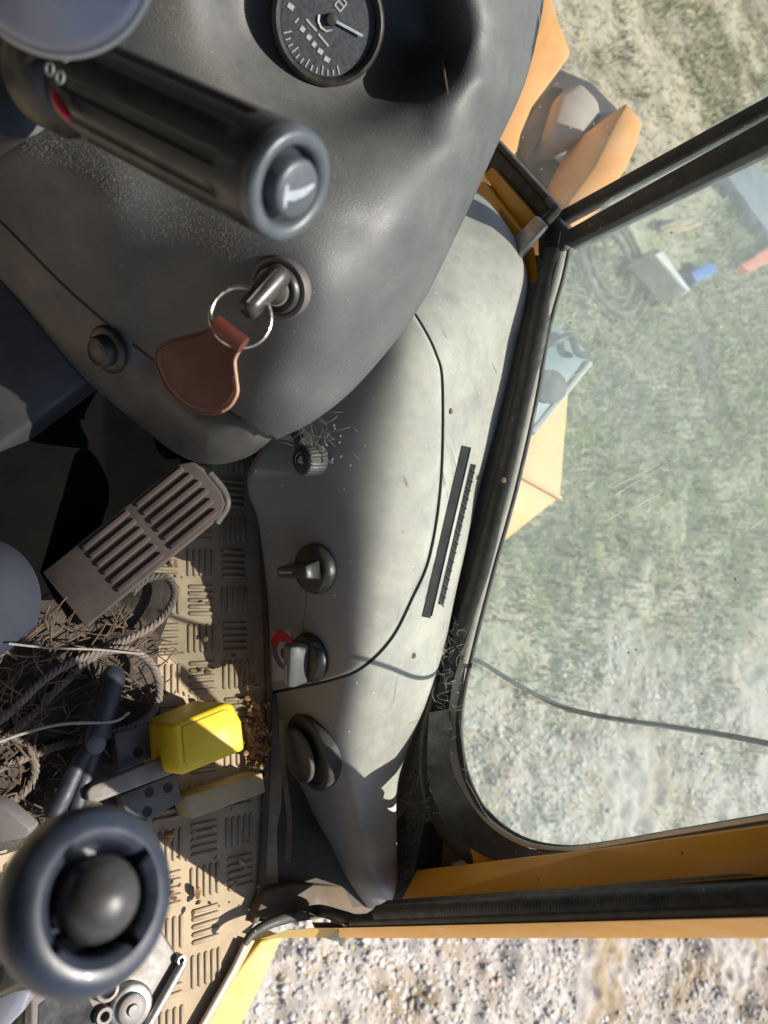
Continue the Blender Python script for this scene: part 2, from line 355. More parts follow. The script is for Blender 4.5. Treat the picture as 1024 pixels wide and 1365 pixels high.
def glass_mat(name, lo, hi, tint, scale, film):
    m = bpy.data.materials.new(name); m.use_nodes = True; t = m.node_tree; N = t.nodes; L = t.links; N.clear()
    out = N.new("ShaderNodeOutputMaterial"); tr = N.new("ShaderNodeBsdfTransparent"); tr.inputs[0].default_value = (*tint, 1)
    gl = N.new("ShaderNodeBsdfGlossy"); gl.inputs[1].default_value = .03
    lw = N.new("ShaderNodeLayerWeight"); lw.inputs[0].default_value = .5
    pw_ = N.new("ShaderNodeMath"); pw_.operation = 'POWER'; pw_.inputs[1].default_value = 4; L.new(lw.outputs["Facing"], pw_.inputs[0])
    fr = N.new("ShaderNodeMapRange"); fr.inputs[3].default_value = .02; fr.inputs[4].default_value = .5; L.new(pw_.outputs[0], fr.inputs[0])
    mg = N.new("ShaderNodeMixShader"); L.new(fr.outputs[0], mg.inputs[0]); L.new(tr.outputs[0], mg.inputs[1]); L.new(gl.outputs[0], mg.inputs[2])
    df = N.new("ShaderNodeBsdfDiffuse"); df.inputs[0].default_value = (*film, 1)
    tl = N.new("ShaderNodeBsdfTranslucent"); tl.inputs[0].default_value = (*film, 1)
    md = N.new("ShaderNodeMixShader"); md.inputs[0].default_value = .5; L.new(df.outputs[0], md.inputs[1]); L.new(tl.outputs[0], md.inputs[2])
    tc = N.new("ShaderNodeTexCoord")
    def ns(s, d, r):
        n = N.new("ShaderNodeTexNoise"); n.inputs["Scale"].default_value = s; n.inputs["Detail"].default_value = d; n.inputs["Roughness"].default_value = r
        L.new(tc.outputs["Object"], n.inputs["Vector"]); return n.outputs[0]
    def mr(f, a, b, c, d):
        x = N.new("ShaderNodeMapRange"); x.inputs[1].default_value = a; x.inputs[2].default_value = b; x.inputs[3].default_value = c; x.inputs[4].default_value = d
        L.new(f, x.inputs[0]); return x.outputs[0]
    def mth(op, a, b):
        x = N.new("ShaderNodeMath"); x.operation = op; x.use_clamp = True
        for s, q in ((x.inputs[0], a), (x.inputs[1], b)):
            if isinstance(q, (int, float)): s.default_value = q
            else: L.new(q, s)
        return x.outputs[0]
    big = mr(ns(scale, 4, .6), .3, .7, lo, hi)
    fine = mr(ns(scale*22, 5, .7), .35, .7, .65, 1.25)
    f = mth('MULTIPLY', big, fine)
    vo = N.new("ShaderNodeTexVoronoi"); vo.inputs["Scale"].default_value = 95; L.new(tc.outputs["Object"], vo.inputs["Vector"])
    sp = N.new("ShaderNodeSeparateColor"); L.new(vo.outputs["Color"], sp.inputs[0])
    dots = mth('MULTIPLY', mr(vo.outputs["Distance"], .07, .12, 1, 0), mr(sp.outputs[0], .90, .91, 0, .5))
    f = mth('ADD', f, dots)
    mx = N.new("ShaderNodeMixShader"); L.new(f, mx.inputs[0]); L.new(mg.outputs[0], mx.inputs[1]); L.new(md.outputs[0], mx.inputs[2])
    L.new(mx.outputs[0], out.inputs[0]); return m
m_glass = glass_mat("dusty_pane", .14, .31, (.93, .97, .955), 5, (.70, .77, .755))
m_glass2 = glass_mat("clear_pane", .03, .10, (.97, .98, .97), 6, (.6, .58, .55))

# ------------------------------------------------------------------ ground
def vnoise(x, y, s, seed):
    r = np.random.default_rng(seed); T = r.random((256, 256))
    X = np.asarray(x)*s + 1000.3; Y = np.asarray(y)*s + 1000.7
    xi = np.floor(X).astype(int); yi = np.floor(Y).astype(int); fx = X-xi; fy = Y-yi
    fx = fx*fx*(3-2*fx); fy = fy*fy*(3-2*fy); xi &= 255; yi &= 255; x1 = (xi+1) & 255; y1 = (yi+1) & 255
    return (T[xi, yi]*(1-fx)+T[x1, yi]*fx)*(1-fy) + (T[xi, y1]*(1-fx)+T[x1, y1]*fx)*fy
def gh(x, y):
    return (.05*(vnoise(x, y, .7, 1)-.5) + .05*(vnoise(x, y, 3, 2)-.5) + .055*(vnoise(x, y, 8, 3)-.5)
            + .038*(vnoise(x, y, 20, 4)-.5) + .012*(vnoise(x, y, 50, 5)-.5))
xs = np.unique(np.r_[np.linspace(-60, -6, 14), np.arange(-6, .4, .045), np.arange(.4, 3.4, .010), np.arange(3.4, 7, .06), np.linspace(7, 60, 14)])
ys = np.unique(np.r_[np.linspace(-60, -.5, 14), np.arange(-.5, .6, .06), np.arange(.6, 3.7, .010), np.arange(3.7, 10, .05), np.linspace(10, 90, 18)])
XX, YY = np.meshgrid(xs, ys, indexing='ij'); ZZ = gh(XX, YY)
V = np.stack([XX, YY, ZZ], -1).reshape(-1, 3)
nx, ny = len(xs), len(ys); I = np.arange(nx*ny).reshape(nx, ny)
Q = np.stack([I[:-1, :-1], I[1:, :-1], I[1:, 1:], I[:-1, 1:]], -1).reshape(-1, 4)
def fastmesh(name, V, Q, mats, smooth=True, matidx=None):
    me = bpy.data.meshes.new(name); k = Q.shape[1]
    me.vertices.add(len(V)); me.vertices.foreach_set("co", V.astype(np.float32).ravel())
    me.loops.add(Q.size); me.loops.foreach_set("vertex_index", Q.astype(np.int32).ravel())
    me.polygons.add(len(Q)); me.polygons.foreach_set("loop_start", np.arange(0, Q.size, k, dtype=np.int32))
    for q in mats: me.materials.append(q)
    if matidx is not None: me.polygons.foreach_set("material_index", matidx.astype(np.int32))
    me.update(calc_edges=True); me.polygons.foreach_set("use_smooth", np.full(len(Q), smooth)); me.validate()
    o = bpy.data.objects.new(name, me); COL.objects.link(o); return o
def ground_mat():
    m = bpy.data.materials.new("earth_and_gravel"); m.use_nodes = True; t = m.node_tree; N = t.nodes; L = t.links; b = N["Principled BSDF"]
    tc = N.new("ShaderNodeTexCoord"); V_ = tc.outputs["Object"]
    def ns(s, d=6, r=.65):
        n = N.new("ShaderNodeTexNoise"); n.inputs["Scale"].default_value = s; n.inputs["Detail"].default_value = d; n.inputs["Roughness"].default_value = r
        L.new(V_, n.inputs["Vector"]); return n.outputs[0]
    def mr(f, a, b_, c=0., d=1.):
        x = N.new("ShaderNodeMapRange"); x.inputs[1].default_value = a; x.inputs[2].default_value = b_; x.inputs[3].default_value = c; x.inputs[4].default_value = d
        L.new(f, x.inputs[0]); return x.outputs[0]
    def mix(f, c1, c2):
        x = N.new("ShaderNodeMix"); x.data_type = 'RGBA'; L.new(f, x.inputs[0])
        for s, c in ((x.inputs[6], c1), (x.inputs[7], c2)):
            if isinstance(c, tuple): s.default_value = (*c, 1)
            else: L.new(c, s)
        return x.outputs[2]
    def mth(op, a, c):
        x = N.new("ShaderNodeMath"); x.operation = op
        for s, q in ((x.inputs[0], a), (x.inputs[1], c)):
            if isinstance(q, (int, float)): s.default_value = q
            else: L.new(q, s)
        return x.outputs[0]
    grav = mix(mr(ns(30), .35, .65), (.32, .285, .25), (.46, .415, .375))
    grav = mix(mr(ns(2.6), .48, .62), grav, (.27, .205, .125))
    grav = mix(mr(ns(7), .56, .66), grav, (.13, .115, .105))
    soil = mix(mr(ns(14), .35, .65), (.26, .23, .175), (.42, .38, .30))
    sx0 = N.new("ShaderNodeSeparateXYZ"); L.new(V_, sx0.inputs[0])
    gw = mth('MULTIPLY', mr(ns(2.2), .34, .54), mr(sx0.outputs[0], -1.6, -.4, .25, 1.))
    soil = mix(gw, soil, (.115, .14, .035)); soil = mix(mr(ns(1.1), .50, .62), soil, (.075, .078, .045))
    soil = mix(mr(ns(45), .52, .70), soil, (.33, .30, .23))
    sx = N.new("ShaderNodeSeparateXYZ"); L.new(V_, sx.inputs[0])
    e = mth('ADD', mth('SUBTRACT', sx.outputs[0], mth('MULTIPLY', sx.outputs[1], .22)), mth('MULTIPLY', mth('SUBTRACT', ns(1.6), .5), 1.2))
    c = mix(mr(e, -.35, .75), soil, grav)
    L.new(c, b.inputs["Base Color"]); b.inputs["Roughness"].default_value = .9; b.inputs["Specular IOR Level"].default_value = .2
    bp = N.new("ShaderNodeBump"); bp.inputs["Strength"].default_value = .8; bp.inputs["Distance"].default_value = .008; L.new(ns(70, 6), bp.inputs["Height"]); L.new(bp.outputs[0], b.inputs["Normal"])
    return m
go = fastmesh("ground", V, Q, [ground_mat()]); tag(go, kind="structure")

m_peb = [mat("pebble_pale", (.49, .455, .42), .85, col2=(.41, .38, .35), nscale=20, bump=.4, bscale=150, bdist=.002),
         mat("pebble_grey", (.34, .315, .29), .85, col2=(.43, .40, .37), nscale=20, bump=.4, bscale=150, bdist=.002),
         mat("pebble_tan", (.46, .38, .28), .85, col2=(.36, .30, .22), nscale=20, bump=.4, bscale=150, bdist=.002)]
bm = bmesh.new(); bmesh.ops.create_icosphere(bm, subdivisions=1, radius=1)
pv = np.array([v.co[:] for v in bm.verts]); pf = np.array([[v.index for v in f.verts] for f in bm.faces]); bm.free()
def scatter_pebbles(name, n, x0, x1, y0, y1, smin, smax):
    x = rng.uniform(x0, x1, n); y = rng.uniform(y0, y1, n)
    keep = (vnoise(x, y, 2.0, 11) > .30); x, y = x[keep], y[keep]; n = len(x)
    s = smin + (smax-smin)*rng.random(n)**3.2
    sx = s*rng.uniform(.7, 1.3, n); sy = s*rng.uniform(.7, 1.3, n); sz = s*rng.uniform(.45, .8, n); a = rng.uniform(0, 6.28, n)
    jit = 1 + .7*(rng.random((n, len(pv))) - .5)
    v = pv[None]*jit[..., None]*np.stack([sx, sy, sz], -1)[:, None]
    ca, sa = np.cos(a)[:, None], np.sin(a)[:, None]
    vx = v[..., 0]*ca - v[..., 1]*sa + x[:, None]; vy = v[..., 0]*sa + v[..., 1]*ca + y[:, None]
    vz = v[..., 2] + (gh(x, y) + sz*.25)[:, None]
    VV = np.stack([vx, vy, vz], -1).reshape(-1, 3)
    QQ = (pf[None] + (np.arange(n)*len(pv))[:, None, None]).reshape(-1, 3)
    mi = np.repeat(rng.choice([0, 0, 0, 1, 2], n), len(pf))
    o = fastmesh(name, VV, QQ, m_peb, False, mi); return tag(o, kind="stuff")
scatter_pebbles("gravel", 42000, .75, 3.3, .75, 3.6, .0025, .012)

m_grass = [mat("grass_green", (.095, .145, .018), .6, col2=(.135, .155, .03), nscale=3, bump=0),
           mat("grass_dry", (.40, .33, .19), .7, col2=(.30, .25, .14), nscale=3, bump=0)]
def scatter_grass(name, n, x0, x1, y0, y1, dry, hmin, hmax, thr, seed):
    x = rng.uniform(x0, x1, n); y = rng.uniform(y0, y1, n)
    k = (vnoise(x, y, 2.2, seed) + .45*vnoise(x, y, 9, seed+1) > thr + .38*np.clip(x - .22*y, -1.2, 2) + (0 if dry else .55*np.clip((-.7-x)/1.0, 0, 1))); x, y = x[k], y[k]; n = len(x)
    h = rng.uniform(hmin, hmax, n); a = rng.uniform(0, 6.28, n); ln = rng.uniform(.3, 1.3 if not dry else 2.5, n)*h; wd = rng.uniform(.0018, .004, n)
    z = gh(x, y) - .004
    dx, dy = np.cos(a), np.sin(a)
    b0 = np.stack([x - dy*wd, y + dx*wd, z], -1); b1 = np.stack([x + dy*wd, y - dx*wd, z], -1)
    m0 = np.stack([x + dx*ln*.35 - dy*wd*.8, y + dy*ln*.35 + dx*wd*.8, z + h*.65], -1); m1 = np.stack([x + dx*ln*.35 + dy*wd*.8, y + dy*ln*.35 - dx*wd*.8, z + h*.65], -1)
    t = np.stack([x + dx*ln, y + dy*ln, z + h*(1 if not dry else .6)], -1)
    VV = np.stack([b0, b1, m1, m0, t], 1).reshape(-1, 3); o5 = (np.arange(n)*5)[:, None]
    T = np.concatenate([o5 + A(0, 1, 2).astype(int), o5 + A(0, 2, 3).astype(int), o5 + A(3, 2, 4).astype(int)], 0)
    return tag(fastmesh(name, VV, T, [m_grass[1 if dry else 0]], True), kind="stuff")
scatter_grass("grass", 120000, -4.5, 2.0, 1.6, 8.5, False, .015, .055, .76, 21)
scatter_grass("dry_grass", 42000, -4.5, 2.2, 1.6, 8.5, True, .015, .05, .62, 31)

def tall(name, n, x0, x1, y0, y1, seed):
    o = scatter_grass(name, n, x0, x1, y0, y1, False, .05, .13, .98, seed); return o
tall("tall_grass", 9000, -4.5, .8, 2.0, 8.0, 77)
# ------------------------------------------------------------------ cab floor
FZ = CAM[2] - .62
fp = [G(375, 380, FZ), G(380, 900, FZ), G(372, 1180, FZ), G(332, 1243, FZ), G(255, 1400, FZ), G(150, 1650, FZ)]
flr = np.array(fp + [A(-.75, -.25, FZ), A(-.75, .65, FZ)])
floor = prism("cab_floor", flr, (0, 0, -.012), m_floor, smooth=False); floor["kind"] = "structure"
bx = nrm(G(330, 800, FZ) - G(250, 800, FZ)); by = np.cross(A(0, 0, 1), bx)
bv, bf = tube_g(np.array([[-.0125, 0, 0], [-.011, 0, .0004], [.011, 0, .0004], [.0125, 0, 0]]), [.0006, .0020, .0020, .0006], seg=6, flat=.75)
bme = bpy.data.meshes.new("tread_bar"); bme.from_pydata(bv.tolist(), [], bf); bme.materials.append(m_tread)
bme.polygons.foreach_set("use_smooth", [True]*len(bme.polygons))
pitch = .033; o0 = G(268, 800, FZ); bars = []
def inpoly(p, poly_):
    c = False; n = len(poly_)
    for i in range(n):
        a, b = poly_[i], poly_[(i+1) % n]
        if (a[1] > p[1]) != (b[1] > p[1]) and p[0] < (b[0]-a[0])*(p[1]-a[1])/(b[1]-a[1]) + a[0]: c = not c
    return c
def topx(w_):
    r = w_ - CAM; d = r @ D; return 512 + F*(r @ IX)/d, 682.5 + F*(r @ IY)/d
for i in range(-14, 15):
    for j in range(-18, 22):
        c = o0 + bx*i*pitch + by*j*pitch
        if not inpoly(c, flr): continue
        u, v = topx(c)
        if not (-40 < u < np.interp(v, [600, 900, 1180, 1240, 1400], [326, 338, 332, 306, 230]) and 420 < v < 1400): continue
        hor = (i+j) % 2 == 0
        for k in range(5):
            off = (by if hor else bx)*(k-2)*.0058
            vis = (200 < u < 356 and 610 < v < 940) or (200 < u < 352 and 1040 < v < 1400)
            bars.append((0 if vis else 1, abs(u-290), c+off, hor))
bars.sort(key=lambda q: (q[0], q[1]))
ang = math.atan2(bx[1], bx[0])
rest = MB()
for n_, (_, _, c, hor) in enumerate(bars):
    rz = ang + (0 if hor else math.pi/2)
    if n_ < 300:
        o = bpy.data.objects.new("tread_bar", bme); link(o, floor); o.location = c - ROOT[floor.name]; o.rotation_euler = (0, 0, rz)
    else:
        ca, sa = math.cos(rz), math.sin(rz); M3 = np.array([[ca, -sa, 0], [sa, ca, 0], [0, 0, 1]])
        rest.add((bv @ M3.T + c, bf))
if rest.n: rest.mk("tread_bars", m_tread, floor, kind="stuff")

# dirt spread over the shaded part of the floor
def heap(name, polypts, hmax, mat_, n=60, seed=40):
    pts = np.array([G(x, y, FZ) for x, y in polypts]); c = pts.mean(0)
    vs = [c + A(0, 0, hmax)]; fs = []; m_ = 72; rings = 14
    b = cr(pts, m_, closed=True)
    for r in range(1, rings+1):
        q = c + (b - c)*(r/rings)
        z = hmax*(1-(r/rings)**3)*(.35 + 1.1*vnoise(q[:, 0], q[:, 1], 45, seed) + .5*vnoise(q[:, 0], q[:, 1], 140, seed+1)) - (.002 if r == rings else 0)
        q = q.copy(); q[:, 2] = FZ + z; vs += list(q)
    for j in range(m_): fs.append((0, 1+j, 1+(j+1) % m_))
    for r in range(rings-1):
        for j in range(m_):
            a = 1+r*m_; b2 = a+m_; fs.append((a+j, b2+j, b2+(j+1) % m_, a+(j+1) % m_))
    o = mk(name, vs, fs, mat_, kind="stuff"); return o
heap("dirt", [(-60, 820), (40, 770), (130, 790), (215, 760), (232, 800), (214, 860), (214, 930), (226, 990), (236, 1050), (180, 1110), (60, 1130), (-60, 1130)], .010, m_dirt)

# ------------------------------------------------------------------ kick panel, console
FC = rbf([
 (330, 628, .655), (345, 700, .672), (358, 800, .688), (362, 918, .698),
 (700, 345, .70), (690, 460, .715), (665, 560, .715), (640, 650, .715), (610, 780, .705), (590, 870, .70), (560, 960, .69), (530, 1040, .69),
 (620, 285, .69), (600, 330, .668), (540, 400, .630), (420, 540, .638), (480, 450, .634),
 (535, 480, .622), (520, 570, .621), (508, 680, .622), (498, 790, .626), (482, 880, .632), (466, 950, .640),
 (625, 480, .658), (600, 620, .657), (575, 740, .654), (550, 850, .657), (525, 950, .660),
 (430, 600, .632), (425, 690, .637), (425, 780, .643), (418, 880, .656), (385, 690, .653), (390, 800, .665),
 (375, 990, .70), (405, 1060, .70), (440, 1130, .695), (490, 1208, .70), (515, 1215, .70), (528, 1150, .70), (528, 1080, .69),
 (405, 1000, .673), (448, 1010, .650), (466, 1060, .650), (478, 1110, .654), (512, 1185, .673), (500, 1050, .662), (510, 1120, .670)], 2e-4)
cons = thing("side_console", "dusty grey plastic side console with rotary knobs and an air vent along the windscreen", "console", P(430, 900, .72))
m_c = m_cons
Lc = [(470, 420), (400, 540), (332, 626), (345, 700), (358, 800), (364, 922), (375, 990), (405, 1062), (440, 1132), (470, 1182), (490, 1210)]
Rc = [(610, 235), (650, 268), (686, 318), (704, 378), (690, 460), (665, 560), (640, 650), (610, 780), (590, 870), (560, 960), (532, 1035), (529, 1100), (529, 1180), (514, 1216)]
body = patch("console_body", Lc, Rc, 150, 70, lambda x, y: FC(x, y) + .008, m_cons2, cons, skirt=.03, rnd=9)
Li = [(470, 430), (400, 545), (332, 630), (345, 700), (357, 800), (361, 914)]
Ri = [(535, 395), (560, 432), (579, 470), (588, 512), (586, 640), (571, 740), (547, 798), (520, 850), (482, 888), (440, 905), (364, 921)]
panel = patch("switch_panel", Li, Ri, 110, 60, FC, m_cons, cons, skirt=.010, rnd=5)
def nf(f, px, py):
    a = P(px+6, py, f(px+6, py)) - P(px-6, py, f(px-6, py)); b = P(px, py+6, f(px, py+6)) - P(px, py-6, f(px, py-6))
    n = nrm(np.cross(a, b)); return n if n @ D < 0 else -n
def on(f, px, py, off=0.): return P(px, py, f(px, py)) + nf(f, px, py)*off
def ondec(name, f, outline, mat_, parent, off, th=.0004):      # thin print following a surface
    pts = np.array([on(f, x, y, off) for x, y in outline]); c = nf(f, *np.mean(np.array(outline), 0))
    return prism(name, pts, -c*th, mat_, parent, smooth=False)
sm = cr([(x+1.5, y+1) for x, y in Ri], 120)
tube("seam_gap", np.array([P(x, y, float(FC(x, y)) + .0075) for x, y in sm]), .0016, m_slot, cons, seg=6)
# wall below the console down to the floor
kp = thing("kick_panel", "dark dirty kick panel between the tread plate floor and the grey console", "panel", G(350, 1000, FZ))
Lk_ = np.array([(330, 500), (338, 630), (346, 700), (352, 800), (356, 920), (352, 1050), (346, 1180), (336, 1230)])
dl = lambda x, y: np.vectorize(lambda a, b: dh(a, b, .625))(x, y)
def strip(name, Lp, Rp, mat_, parent, n=40, k=6, th=.01):
    a = cr(Lp, n); b = cr(Rp, n); vs = []; fs = []
    for i in range(n):
        for j in range(k): vs.append(a[i]*(1-j/(k-1)) + b[i]*j/(k-1))
    for i in range(n-1):
        for j in range(k-1): fs.append((i*k+j, i*k+j+1, (i+1)*k+j+1, (i+1)*k+j))
    vs = np.array(vs); nb = len(vs); ray = vs - CAM; ray /= np.linalg.norm(ray, axis=1)[:, None]
    vs = np.vstack([vs, vs + ray*th]); fs += [tuple(q+nb for q in f)[::-1] for f in fs]
    loop = [j for j in range(k)] + [i*k+k-1 for i in range(1, n)] + [(n-1)*k+j for j in range(k-2, -1, -1)] + [i*k for i in range(n-2, 0, -1)]
    for q in range(len(loop)): r = (q+1) % len(loop); fs.append((loop[q], loop[r], loop[r]+nb, loop[q]+nb))
    return mk(name, vs, fs, mat_, parent)
La = np.array([P(x, y, dh(x, y, .624)) for x, y in Lk_])
Ra = np.array([P(x, y, float(FC(x, y)) + .028) for x, y in [(350, 560), (350, 640), (356, 700), (368, 800), (374, 915), (420, 1062), (458, 1130), (505, 1205)]])
strip("panel_sheet", La, Ra, m_wall, kp)
tube("corner_bead", np.array([P(x+3, y, dh(x, y, .617)) for x, y in Lk_[1:]]), .0035, m_ledgep, kp, seg=8)
strip("seal_lip", np.array([P(x, y, dh(x, y, .585)) for x, y in [(372, 960), (374, 1020), (382, 1090), (380, 1150)]]), np.array([P(x, y, dh(x, y, .58)) for x, y in [(378, 960), (381, 1020), (389, 1090), (388, 1150)]]), m_rubber, kp, th=.006)
prism("ledge", np.array([P(x, y, dh(x, y, .606)) for x, y in [(340, 1222), (356, 1186), (395, 1178), (470, 1182), (512, 1216), (450, 1222), (380, 1232)]]), A(0, 0, -.02), m_ledgep, kp, bevel=.002)

# vent
vt0, vt1 = A(621, 595), A(568, 823)
def vq(u, v):                                      # u along, v across in pixels
    a = nrm(vt1 - vt0); b = A(-a[1], a[0])*-1
    q = vt0 + (vt1 - vt0)*u + b*v; return q
fcb = lambda x, y: FC(x, y) + .008
def vstrip(name, u0, u1, v0, v1, off, th, mat_, n=14):
    a = [vq(u, v0) for u in np.linspace(u0, u1, n)]; b = [vq(u, v1) for u in np.linspace(u0, u1, n)]
    vs = []
    for p, q in zip(a, b):
        np_ = nf(fcb, *p)
        vs += [on(fcb, p[0], p[1], off), on(fcb, q[0], q[1], off), on(fcb, q[0], q[1], off) - np_*th, on(fcb, p[0], p[1], off) - np_*th]
    fs = [(0, 1, 2, 3), tuple(4*(n-1)+k for k in (3, 2, 1, 0))]
    for i in range(n-1):
        for k in range(4): k2 = (k+1) % 4; fs.append((4*i+k, 4*i+k2, 4*i+4+k2, 4*i+4+k))
    return mk(name, vs, fs, mat_, cons, smooth=False)
vstrip("vent_recess", 0, 1, -6, 5, .0006, .003, m_slot)
vstrip("vent_rail", .0, .985, 5, 8.5, .002, .004, m_cons)
vstrip("vent_slot", .09, .91, 8.5, 18, .0008, .003, m_slot)
vstrip("vent_rim", .0, .09, 8.5, 19, .0012, .003, m_cons)
vstrip("vent_rim", .91, .985, 8.5, 19, .0012, .003, m_cons)
for k in range(16):
    u = .108 + .78*k/15
    a, b = vq(u, 8.8), vq(u + .03, 17.6)
    pa, pb = on(fcb, *a, .0015), on(fcb, *b, .0015); dn = nrm(P(vt1[0], vt1[1], .65) - P(vt0[0], vt0[1], .65))
    v, f = box_g((pa+pb)/2, (pb-pa)/2, dn*.0004, nf(fcb, *a)*.0006)
    mk("vent_slat", v, f, m_gmetal, cons, smooth=False)

# round blanking cap on the console end
nc = nrm(nf(FC, 408, 1003)*1.0 + -IX*.35 - D*.1)
cc = on(fcb, 412, 1003, .001)
lathe("blanking_cap", [(-.012, .034), (-.001, .0345), (.0008, .0338), (.0018, .032), (.0016, .0275), (.0006, .0268), (.0006, .001)], cc, nc, m_rubber, cons, seg=48)
lathe("cap_disc", [(.003, .0245), (.0062, .0245), (.0074, .0238), (.0076, .023), (.0070, .0222), (.0070, .001)], cc - IX*.005, nc, m_capd, cons, seg=48)

# knurled fan knob
na = nrm(nf(FC, 425, 612)*1.0 - IX*.55 + IY*.15)
kb = on(FC, 424, 612, -.001)
kn = lathe("fan_knob", [(0, .0118), (.002, .0126), (.017, .0122), (.0185, .0112), (.0188, .001)], kb, na, m_gmetal, cons, seg=96,
           mod=lambda t, th: 1 + (.035*np.sign(np.sin(th*26)) if .002 <= t <= .0171 else 0))
lathe("knob_face", [(.0186, .0100), (.0192, .0100), (.0194, .0096), (.0194, .0004)], kb, na, m_knobend, kn, seg=32)
a_, u_, v_ = basis(na)
for k in range(3):                                  # printed fan symbol and its arc
    th = k*2.094+.5
    lathe("fan_blade_print", [(0, .0017), (.0003, .0017), (.0003, .0002)], kb + a_*.0195 + .0021*(math.cos(th)*u_ + math.sin(th)*v_), na, m_pink, kn, seg=12)
arc = np.array([kb + a_*.0197 + .0062*(math.cos(t)*u_ + math.sin(t)*v_) for t in np.linspace(2.6, 4.9, 16)])
tube("scale_arc", arc, .0007, m_pink, kn, seg=6, flat=.4)
tube("fixing_stem", np.array([on(FC, 400, 578, .006), on(FC, 412, 590, .012), on(FC, 420, 604, .004)]), [.006, .008, .007], m_rubber, cons)

# two rotary switches
def switch(px, py, ang, lit, light_handle):
    n = nrm(nf(FC, px, py) - IX*.12); b = on(FC, px, py, -.002)
    base = lathe("rotary_switch", [(0, .0215), (.004, .0215), (.0085, .0195), (.0095, .018), (.0095, .001)], b, n, m_black, cons, seg=40)
    t = nrm((math.cos(ang)*IX + math.sin(ang)*IY) - n*np.dot(math.cos(ang)*IX + math.sin(ang)*IY, n)); s = np.cross(n, t)
    c = b + n*.0095
    vs = []
    for z, hl, hw in ((0, .0190, .0080), (.012, .0210, .0066), (.0180, .0200, .0050)):
        vs += [c + n*z - t*hl*.75 - s*hw, c + n*z - t*hl*.75 + s*hw, c + n*z + t*hl + s*hw*.75, c + n*z + t*hl - s*hw*.75]
    fs = [(0, 1, 2, 3), (11, 10, 9, 8)]
    for r in range(2):
        for k in range(4): k2 = (k+1) % 4; fs.append((4*r+k, 4*r+k2, 4*r+4+k2, 4*r+4+k))
    mk("switch_handle", vs, fs, m_palegrey if light_handle else m_black, base, bevel=.0014)
    tp = c + n*.0182
    v, f = box_g(tp + t*.009, t*.008, s*.0008, n*.0003); mk("pointer_line", v, f, m_mark, base, smooth=False)
    return base
switch(421, 758, math.radians(175), 1, False)
switch(414, 876, math.radians(100), 1, True)
# print panel and round decal beside the switches
ondec("print_panel", FC, [(371, 775), (384, 748), (408, 752), (409, 800), (402, 856), (392, 842), (366, 838)], m_label, cons, .0006)
ondec("print_panel", FC, [(364, 843), (388, 840), (400, 905), (364, 908)], m_pink, cons, .0006)
def ell(cx, cy, a, b, th, n=26, t0=0, t1=6.283):
    return [(cx + a*math.cos(t)*math.cos(th) - b*math.sin(t)*math.sin(th), cy + a*math.cos(t)*math.sin(th) + b*math.sin(t)*math.cos(th)) for t in np.linspace(t0, t1, n, endpoint=(t1 < 6.28))]
ondec("round_decal", FC, ell(380, 870, 26, 15, 1.25), m_blue, cons, .0010)
ondec("red_ring", FC, ell(380, 868, 27, 16, 1.25, 14, 2.2, 4.9) + ell(381, 870, 18, 9, 1.25, 14, 2.2, 4.9)[::-1], m_red, cons, .0014)
ondec("decal_centre", FC, ell(381, 871, 17, 8.5, 1.25), m_pink, cons, .0013)
ondec("decal_mark", FC, ell(381, 872, 9, 4.5, 1.25), m_black, cons, .0016)
lathe("blind_screw", [(0, .0035), (.0015, .0033), (.0022, .002), (.0022, .0002)], on(fcb, 553, 452, .0), nf(fcb, 553, 452), m_rubber, cons, seg=12)
for (sx_, sy_) in ((551, 874), (637, 640), (671, 640), (600, 548)):
    lathe("mud_spot", [(0, .0028), (.0008, .0024), (.0014, .001)], on(fcb, sx_, sy_, .0) if sx_ < 660 else P(sx_, sy_, .705), -D, m_chips, cons, seg=9)

# ------------------------------------------------------------------ cab frame: posts, seals, panes
cab = thing("cab_frame", "yellow cab post and window frame with black rubber seals and dusty panes", "cab frame", P(600, 1180, .74))
def gp(px, py, off=0.): return P(px, py, dg(px, py) + off)
SP = [(756, 312), (746, 365), (726, 440), (709, 535), (683, 650), (654, 755), (628, 855), (612, 930), (609, 985), (620, 1040), (648, 1090), (692, 1122), (745, 1134), (800, 1130), (900, 1113), (1060, 1086)]
sp = cr(SP, 90)
tube("seal_lip", np.array([gp(x-3, y-(2 if y > 1080 else 0), -.004) for x, y in sp]), np.interp(np.arange(90), [0, 52, 64, 89], [.0062, .0062, .0022, .0018]), m_seal, cab, seg=10)
tube("seal_edge", np.array([gp(x+5, y-(3 if y > 1080 else 0), -.001) for x, y in sp]), .0028, m_rubber, cab, seg=8)
so_ = cr([(742, 335), (732, 372), (717, 445), (698, 540), (671, 655), (642, 765), (612, 865), (587, 945), (578, 1000), (586, 1060), (612, 1108), (655, 1142), (700, 1150), (760, 1143), (900, 1120), (1060, 1095)], 100)
tube("seal_channel", np.array([gp(x, y, -.004) for x, y in so_]), np.interp(np.arange(100), [0, 48, 60, 68, 76, 99], [.0115, .0120, .017, .015, .004, .003]), m_rubber, cab, seg=12)
st = cr([(718, 340), (709, 390), (694, 465), (672, 560), (650, 650), (622, 760), (594, 865)], 40)
strip("sill_trim", np.array([gp(x-22, y, -.010) for x, y in st]), np.array([gp(x+16, y, -.006) for x, y in st]), m_trim, cab, th=.012)
